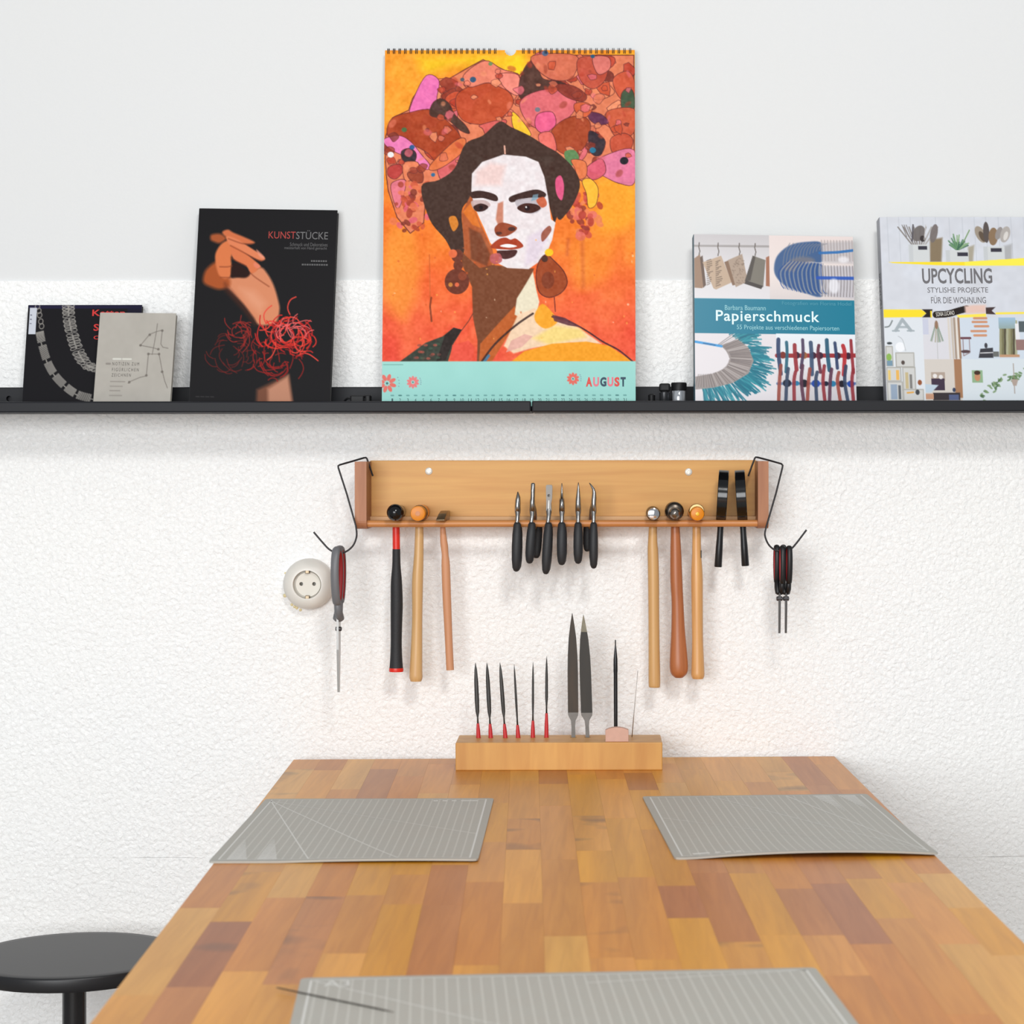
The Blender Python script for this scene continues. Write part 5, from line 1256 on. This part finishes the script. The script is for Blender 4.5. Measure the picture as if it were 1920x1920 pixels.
def cutting_mat(label, centre, ang, curl, prints):
    """centre: Vector on table; local x = long side (450 mm), y = short side (300 mm)"""
    e = empty('cutting_mat', centre, label, 'cutting mat', 'cutting mats on the table', rot=(0, 0, ang))
    nx, ny = 36, 24; T = .0022; Lx, Ly, rc = .45, .30, .006
    bm = bmesh.new(); uv = bm.loops.layers.uv.new('UVMap')
    def corner(x, y):
        qx, qy = abs(x) - (Lx / 2 - rc), abs(y) - (Ly / 2 - rc)
        if qx > 0 and qy > 0:
            d = math.hypot(qx, qy)
            if d > rc: x, y = math.copysign(Lx / 2 - rc + qx / d * rc, x), math.copysign(Ly / 2 - rc + qy / d * rc, y)
        return x, y
    gx = sorted(set(list(np.linspace(-Lx / 2, Lx / 2, nx)) + [Lx / 2 - rc, -Lx / 2 + rc])); gy = sorted(set(list(np.linspace(-Ly / 2, Ly / 2, ny)) + [Ly / 2 - rc, -Ly / 2 + rc]))
    vt = {}; vb = {}
    for i, x in enumerate(gx):
        for j, y in enumerate(gy):
            X_, Y_ = corner(x, y); z = curl(X_, Y_)
            vt[i, j] = bm.verts.new((X_, Y_, z + T)); vb[i, j] = bm.verts.new((X_, Y_, z))
    nx, ny = len(gx), len(gy)
    for i in range(nx - 1):
        for j in range(ny - 1):
            bm.faces.new((vt[i, j], vt[i + 1, j], vt[i + 1, j + 1], vt[i, j + 1])); bm.faces.new((vb[i, j + 1], vb[i + 1, j + 1], vb[i + 1, j], vb[i, j]))
    for i in range(nx - 1):
        bm.faces.new((vb[i, 0], vb[i + 1, 0], vt[i + 1, 0], vt[i, 0])); bm.faces.new((vt[i, ny - 1], vt[i + 1, ny - 1], vb[i + 1, ny - 1], vb[i, ny - 1]))
    for j in range(ny - 1):
        bm.faces.new((vt[0, j], vt[0, j + 1], vb[0, j + 1], vb[0, j])); bm.faces.new((vb[nx - 1, j], vb[nx - 1, j + 1], vt[nx - 1, j + 1], vt[nx - 1, j]))
    for f in bm.faces:
        for l in f.loops: l[uv].uv = (l.vert.co.x, l.vert.co.y)
    sheet = finish('mat_sheet', bm, CUTMAT, e, world_space=False, smooth=True, auto=40)
    pm = bmesh.new()
    def bar(x0, y0, x1, y1, w):
        d = Vector((x1 - x0, y1 - y0, 0)); ln = d.length; d.normalize(); nn = Vector((-d.y, d.x, 0)) * w / 2
        k = max(1, int(ln / .02))
        for q in range(k):
            a = Vector((x0, y0, 0)) + d * (ln * q / k); b = Vector((x0, y0, 0)) + d * (ln * (q + 1) / k)
            vs_ = []
            for p in (a - nn, b - nn, b + nn, a + nn):
                vs_.append(bm_v(p))
            pm.faces.new(vs_)
    def bm_v(p): return pm.verts.new((p.x, p.y, curl(p.x, p.y) + T + .00012))
    prints(bar)
    finish('printed_marks', pm, INK, sheet, world_space=False)
    return e, sheet
FX_, FYm = .2155, .1405
def std_marks(bar0):
    bar = lambda x0, y0, x1, y1, w: bar0(x0, -y0, x1, -y1, w)
    for a, b in (((-FX_, -FYm), (FX_, -FYm)), ((FX_, -FYm), (FX_, FYm)), ((FX_, FYm), (-FX_, FYm)), ((-FX_, FYm), (-FX_, -FYm))):
        bar(*a, *b, .0018)
    for k in range(14):                                    # graded bars, two columns
        wd = .022 * (1 - k / 15)
        for off in (-.132, -.098): bar(-FX_ + .006 + k * .0092, off, -FX_ + .006 + k * .0092, off + wd, .0068 * (1 - k / 22))
    bar(-FX_, -.075, FX_, -.132, .0014) if False else None
    bar(FX_ - .01, -FYm, -FX_, -.04, .0016); bar(FX_ - .01, -FYm, -FX_, .06, .0016); bar(FX_ - .01, -FYm, -.05, FYm, .0012)
    for k in range(4): bar(FX_ - .012, .072 + k * .012, FX_ - .012, .078 + k * .012 + (.016 if k == 3 else 0), .007)
def fit(c4):
    q = [on_table(*p) for p in c4]           # back-left, back-right, front-right, front-left
    cen = sum(q, Vector()) / 4
    side = ((q[0] - q[3]) + (q[1] - q[2])); hor = ((q[1] - q[0]) + (q[2] - q[3]))
    a1 = math.atan2(-side.x, side.y); a2 = math.atan2(hor.y, hor.x)
    return cen, (a1 + a2) / 2
c1, a1 = fit([(490, 1499), (914, 1500), (908, 1619), (401, 1617)])
c2_, a2 = fit([(1213, 1498), (1641, 1491), (1742, 1604), (1248, 1614)])
c1.z = c2_.z = TABLE_Z + .0001
# long side points towards the viewer: local +x is away (left mat) / towards (right mat)
curlL = lambda x, y: .0022 * max(0, -x / .225) ** 4 * max(0, 1 - ((y + .07) / .14) ** 2)
cutting_mat('grey gridded cutting mat on the table side towards the black stool', c1, a1 + math.pi / 2, curlL, std_marks)
curlR = lambda x, y: .0058 * max(0, x / .225) ** 3 * max(0, 1 - ((y - .02) / .15) ** 2)
cutting_mat('grey gridded cutting mat with lifted front edge opposite the stool side', c2_, a2 - math.pi / 2, curlR, std_marks)
q0, q1 = on_table(553, 1838), on_table(1537, 1819)
dirx = (q1 - q0).normalized(); a3 = math.atan2(dirx.y, dirx.x)
c3 = (q0 + q1) / 2 + Vector((math.sin(a3), -math.cos(a3), 0)) * .15; c3.z = TABLE_Z + .0001
def near_marks(bar):
    for a, b in (((-FX_, -FYm), (FX_, -FYm)), ((FX_, -FYm), (FX_, FYm)), ((FX_, FYm), (-FX_, FYm)), ((-FX_, FYm), (-FX_, -FYm))): bar(*a, *b, .0018)
    bar(-FX_, FYm, .05, -FYm, .0014); bar(.02, FYm - .03, FX_, FYm, .0014)
m3, sh3 = cutting_mat('grey cutting mat printed A3 with a thin needle lying across it', c3, a3, lambda x, y: 0.0, near_marks)
def flat_text(body, x0, x1, y0, y1, z, material, parent):
    o = lettering(body, (x0, -y1, x1, -y0), lambda q: np.asarray(q), lambda q: -np.asarray(q), 0, material, parent)
    for v in o.data.vertices: v.co = Vector((v.co.x, v.co.z, z))
    o.data.update(); return o
flat_text('A3', -.204, -.182, .116, .137, .0022 + .0002, INK, sh3)
n0, n1 = on_table(517, 1851, TABLE_Z + .0030), on_table(737, 1897, TABLE_Z + .0030)
nd = finish('steel_needle', tube_bm([n0, n0 + (n1 - n0) * .03, n0 + (n1 - n0) * .9, n1], [.0004, .0007, .0007, .0003], 8), mat('needle_dark', (92, 86, 80), .3, .8), None, smooth=True)
tag(nd, 'thin dark steel needle lying across the A3 cutting mat corner', 'needle')

# ------------------------------------------------------------------ file block and its tools
bt_h = .0402
fb = on_table(1047, 1444.5)
BY1 = fb.y; BW = 388 * (fb.y + D) / F; BD = .088
blk = empty('file_block', (fb.x, fb.y + BD / 2, TABLE_Z), 'solid pale wooden block holding files on the table by the wall', 'tool block', rot=(0, 0, .008))
BLOCKW = wood('maple_block', (212, 158, 84), (188, 128, 60), 'z', .45, 42, .12, .7)
blockm = finish('block_body', box_bm(-BW / 2, BW / 2, -BD / 2, BD / 2, 0, bt_h, .0014), BLOCKW, blk, world_space=False)
BT = TABLE_Z + bt_h
def on_block(px, py): return on_table(px, py, BT)
drill = bmesh.new()
def socket_hole(p, r):                    # gathered here, drilled into the block once all tools stand
    q_ = blk.matrix_basis.inverted() @ Vector((p.x, p.y, BT))
    lathe_bm((q_.x, q_.y, 0), (0, 0, 1), [(bt_h - .022, r), (bt_h + .004, r)], 14, bm=drill)
REDH = mat('red_dipped_handle', (196, 40, 44), .4)
def needle_file(bx, by, tx, ty, w, red_top, label, group):
    b = on_block(bx, by); Y = b.y
    top = P(tx, ty, Y); base = Vector((b.x, Y, BT))
    e = empty('needle_file', base, label, 'file', group)
    ax = top - base
    tr_ = (by - red_top) / (by - ty)
    at = lambda t: base + ax * t
    finish('handle', tube_bm([base - ax * .06, at(0), at(tr_ * .5), at(tr_)], [.0033, .0033, .0029, .0019], 12), REDH, e, smooth=True, auto=50)
    w2 = w * s(Y) / 2
    finish('file_blade', tube_bm([at(tr_ * .9), at(tr_ + .08), at(tr_ + .16), at(.5), at(.75), at(.9), at(.97), at(1)], [.0013, .0012, w2 * .85, w2, w2 * .9, w2 * .6, w2 * .25, .0002], 10, ry=[.0013, .0012, .0012, .0013, .0012, .001, .0006, .0002], ref=(0, 1, 0)), DARKSTEEL, e, smooth=True)
    socket_hole(base, .0042)
GNF = 'needle files in the block'
LNF = 'slender dark needle file with short red handle standing in the block'
needle_file(896.5, 1383, 891, 1242, 8.4, 1356, 'broad leaf-bladed needle file at the outer end of the block', GNF)
needle_file(919.5, 1383, 912.5, 1242, 8.2, 1357, 'leaf-bladed needle file second from the outer block end', GNF)
needle_file(947, 1383, 937, 1242, 7.6, 1357, 'leaning grey-bladed needle file third from the outer block end', GNF)
needle_file(971, 1383, 963.5, 1245, 4.4, 1359, 'very thin leaning needle file fourth from the outer block end', GNF)
needle_file(998.5, 1382.5, 999, 1241, 4.4, 1351, 'thin upright needle file between the thin leaning and the tallest', GNF)
needle_file(1024, 1382.5, 1024.5, 1230, 5.6, 1337, 'tallest needle file with the longest red handle', GNF)
def flat_file(bx, tx, ty, w, label, pale):
    b = on_block(bx, 1382); Y = b.y; S = s(Y)
    base = Vector((b.x, Y, BT)); top = P(tx, ty, Y); H = top.z - BT
    e = empty('flat_file', base, label, 'file', 'flat files in the block')
    def outline(t0, t1):
        pr = [(0, 7.5), (.09, 7), (.135, 9), (.16, 15), (.178, w - 1), (.2, w), (.52, w), (.66, w * .93), (.80, w * .72), (.90, w * .42), (.97, w * .16), (1, .6)]
        rows = [(t0, np.interp(t0, [q[0] for q in pr], [q[1] for q in pr]))] + [q for q in pr if t0 < q[0] < t1] + [(t1, np.interp(t1, [q[0] for q in pr], [q[1] for q in pr]))]
        cx = lambda t: base.x + (top.x - base.x) * t
        return [(cx(t) - ww * S / 2, BT + H * t) for t, ww in rows] + [(cx(t) + ww * S / 2, BT + H * t) for t, ww in reversed(rows)]
    finish('tang', prism_bm(outline(-.03, .205), Y - .0018, Y + .0018), mat('tang_steel', (98, 95, 92), .4, .8, noise=.1, nscale=80), e)
    fm = wood('file_teeth_' + ('a' if not pale else 'b'), (54, 52, 50), (80, 66, 54) if not pale else (62, 59, 55), 'z', .5, 60, .1, .7)
    fm.node_tree.nodes['Principled BSDF'].inputs['Metallic'].default_value = .6
    if pale:
        finish('file_blade', prism_bm(outline(.2, .86), Y - .0021, Y + .0021), fm, e)
        finish('worn_tip', prism_bm(outline(.855, 1), Y - .0020, Y + .0020), mat('worn_tip_steel', (112, 106, 92), .45, .7, noise=.15, nscale=120), e)
    else:
        finish('file_blade', prism_bm(outline(.2, 1), Y - .0021, Y + .0021), fm, e)
    socket_hole(base, .0052)
flat_file(1074.5, 1072.5, 1149.5, 19.5, 'large dark pointed flat file next to the needle files', False)
flat_file(1101, 1093.5, 1152.5, 21.5, 'large dark flat file with worn paler tip', True)
b = on_block(1154, 1377); Y = b.y; base = Vector((b.x, Y, BT)); top = P(1153.5, 1199.5, Y)
sb = empty('scriber', base, 'black scriber with fine point standing behind the pink block', 'scriber')
at = lambda py: Vector((base.x + (top.x - base.x) * (1377 - py) / 177.5, Y, PZ(py, Y)))
finish('shaft', tube_bm([base - Vector((0, 0, .004)), at(1300), at(1262), at(1258), at(1236), at(1222), at(1210)], [.0028, .0029, .0029, .0032, .0030, .0020, .0010], 16), mat('scriber_black', (22, 22, 25), .25), sb, smooth=True, auto=50)
finish('point', tube_bm([at(1213), at(1206), at(1201), at(1199.5)], [.0009, .0010, .0011, .0004], 10), DARKSTEEL, sb, smooth=True)
socket_hole(base, .0042)
p0 = on_block(1134.5, 1391); p1 = on_block(1178, 1391)
ph = 27 * s(p0.y); hw = (p1.x - p0.x)
er = [(p0.x, BT), (p1.x, BT), (p1.x, BT + ph * .80)] + [(p0.x + hw * t, BT + ph * (.80 + .20 * math.sin(math.pi * t) ** .7)) for t in np.linspace(.95, .05, 9)] + [(p0.x, BT + ph * .80)]
bm = prism_bm(er, p0.y, p0.y + .012); bmesh.ops.bevel(bm, geom=[e for e in bm.edges if abs(e.verts[0].co.y - e.verts[1].co.y) < 1e-6], offset=.0008, segments=2, profile=.5, affect='EDGES')
o = finish('pink_rubbing_block', bm, mat('pinkish_wood', (208, 166, 148), .6, noise=.05, nscale=90), None)
tag(o, 'small pinkish arched block leaning in front of the black scriber', 'block')
b = on_block(1184, 1381.5); Y = b.y
w1 = P(1195.5, 1258, Y); base = Vector((b.x, Y, BT))
o = finish('saw_blade', tube_bm([base - Vector((0, 0, .003)), base + (w1 - base) * .35, base + (w1 - base) * .7, w1], [.0007, .0006, .0004, .0003], 8), mat('pale_wire', (168, 162, 156), .3, .9), None, smooth=True)
tag(o, 'hair-thin pale wire blade standing at the block end', 'blade')

cut(blockm, drill)

# ------------------------------------------------------------------ stool
SD = 3.10; sy = SD - D; R = 198 * SD / F
sc3 = Vector(((138 - CX) * SD / F, sy, CAMZ - (1788 - CY) * SD / F))
st = empty('stool', (sc3.x, sc3.y, 0), 'round black stool with flat seat beside the table', 'stool')
finish('seat', lathe_bm((sc3.x, sc3.y, 0), (0, 0, 1), [(sc3.z - .020, R * .9), (sc3.z - .0195, R * .985), (sc3.z - .016, R), (sc3.z - .003, R), (sc3.z - .0008, R * .995), (sc3.z, R * .985), (sc3.z + .0004, R * .9), (sc3.z + .0004, .001)], 72), mat('stool_black', (27, 27, 30), .42), st, smooth=True, auto=50)
PB = mat('stool_post_black', (27, 27, 30), .22)
finish('collar', lathe_bm((sc3.x, sc3.y, 0), (0, 0, 1), [(sc3.z - .029, .0165), (sc3.z - .027, .019), (sc3.z - .0195, .019)], 32), PB, st, smooth=True, auto=50)
finish('post', lathe_bm((sc3.x, sc3.y, 0), (0, 0, 1), [(.05, .0165), (sc3.z - .025, .0165)], 32), PB, st, smooth=True, auto=50)
finish('lock_screw', lathe_bm((sc3.x, sc3.y - .016, sc3.z - .045), (0, -1, 0), [(0, .0025), (.002, .0028), (.003, .0018)], 16), CHROME, st, smooth=True, auto=40)
finish('hub', lathe_bm((sc3.x, sc3.y, 0), (0, 0, 1), [(.035, .02), (.04, .028), (.085, .028), (.09, .02)], 24), PB, st, smooth=True, auto=40)
for k in range(5):
    a = k * 2 * math.pi / 5 + .3
    R2 = .19
    leg = finish('leg', tube_bm([(sc3.x + math.cos(a) * .015, sc3.y + math.sin(a) * .015, .065), (sc3.x + math.cos(a) * R2 * .6, sc3.y + math.sin(a) * R2 * .6, .045), (sc3.x + math.cos(a) * R2, sc3.y + math.sin(a) * R2, .022)], [.014, .012, .010], 12), PB, st, smooth=True)
    finish('foot_pad', lathe_bm((sc3.x + math.cos(a) * R2, sc3.y + math.sin(a) * R2, 0), (0, 0, 1), [(0, .014), (.006, .015), (.02, .011)], 18), RUBBER, leg, smooth=True, auto=40)
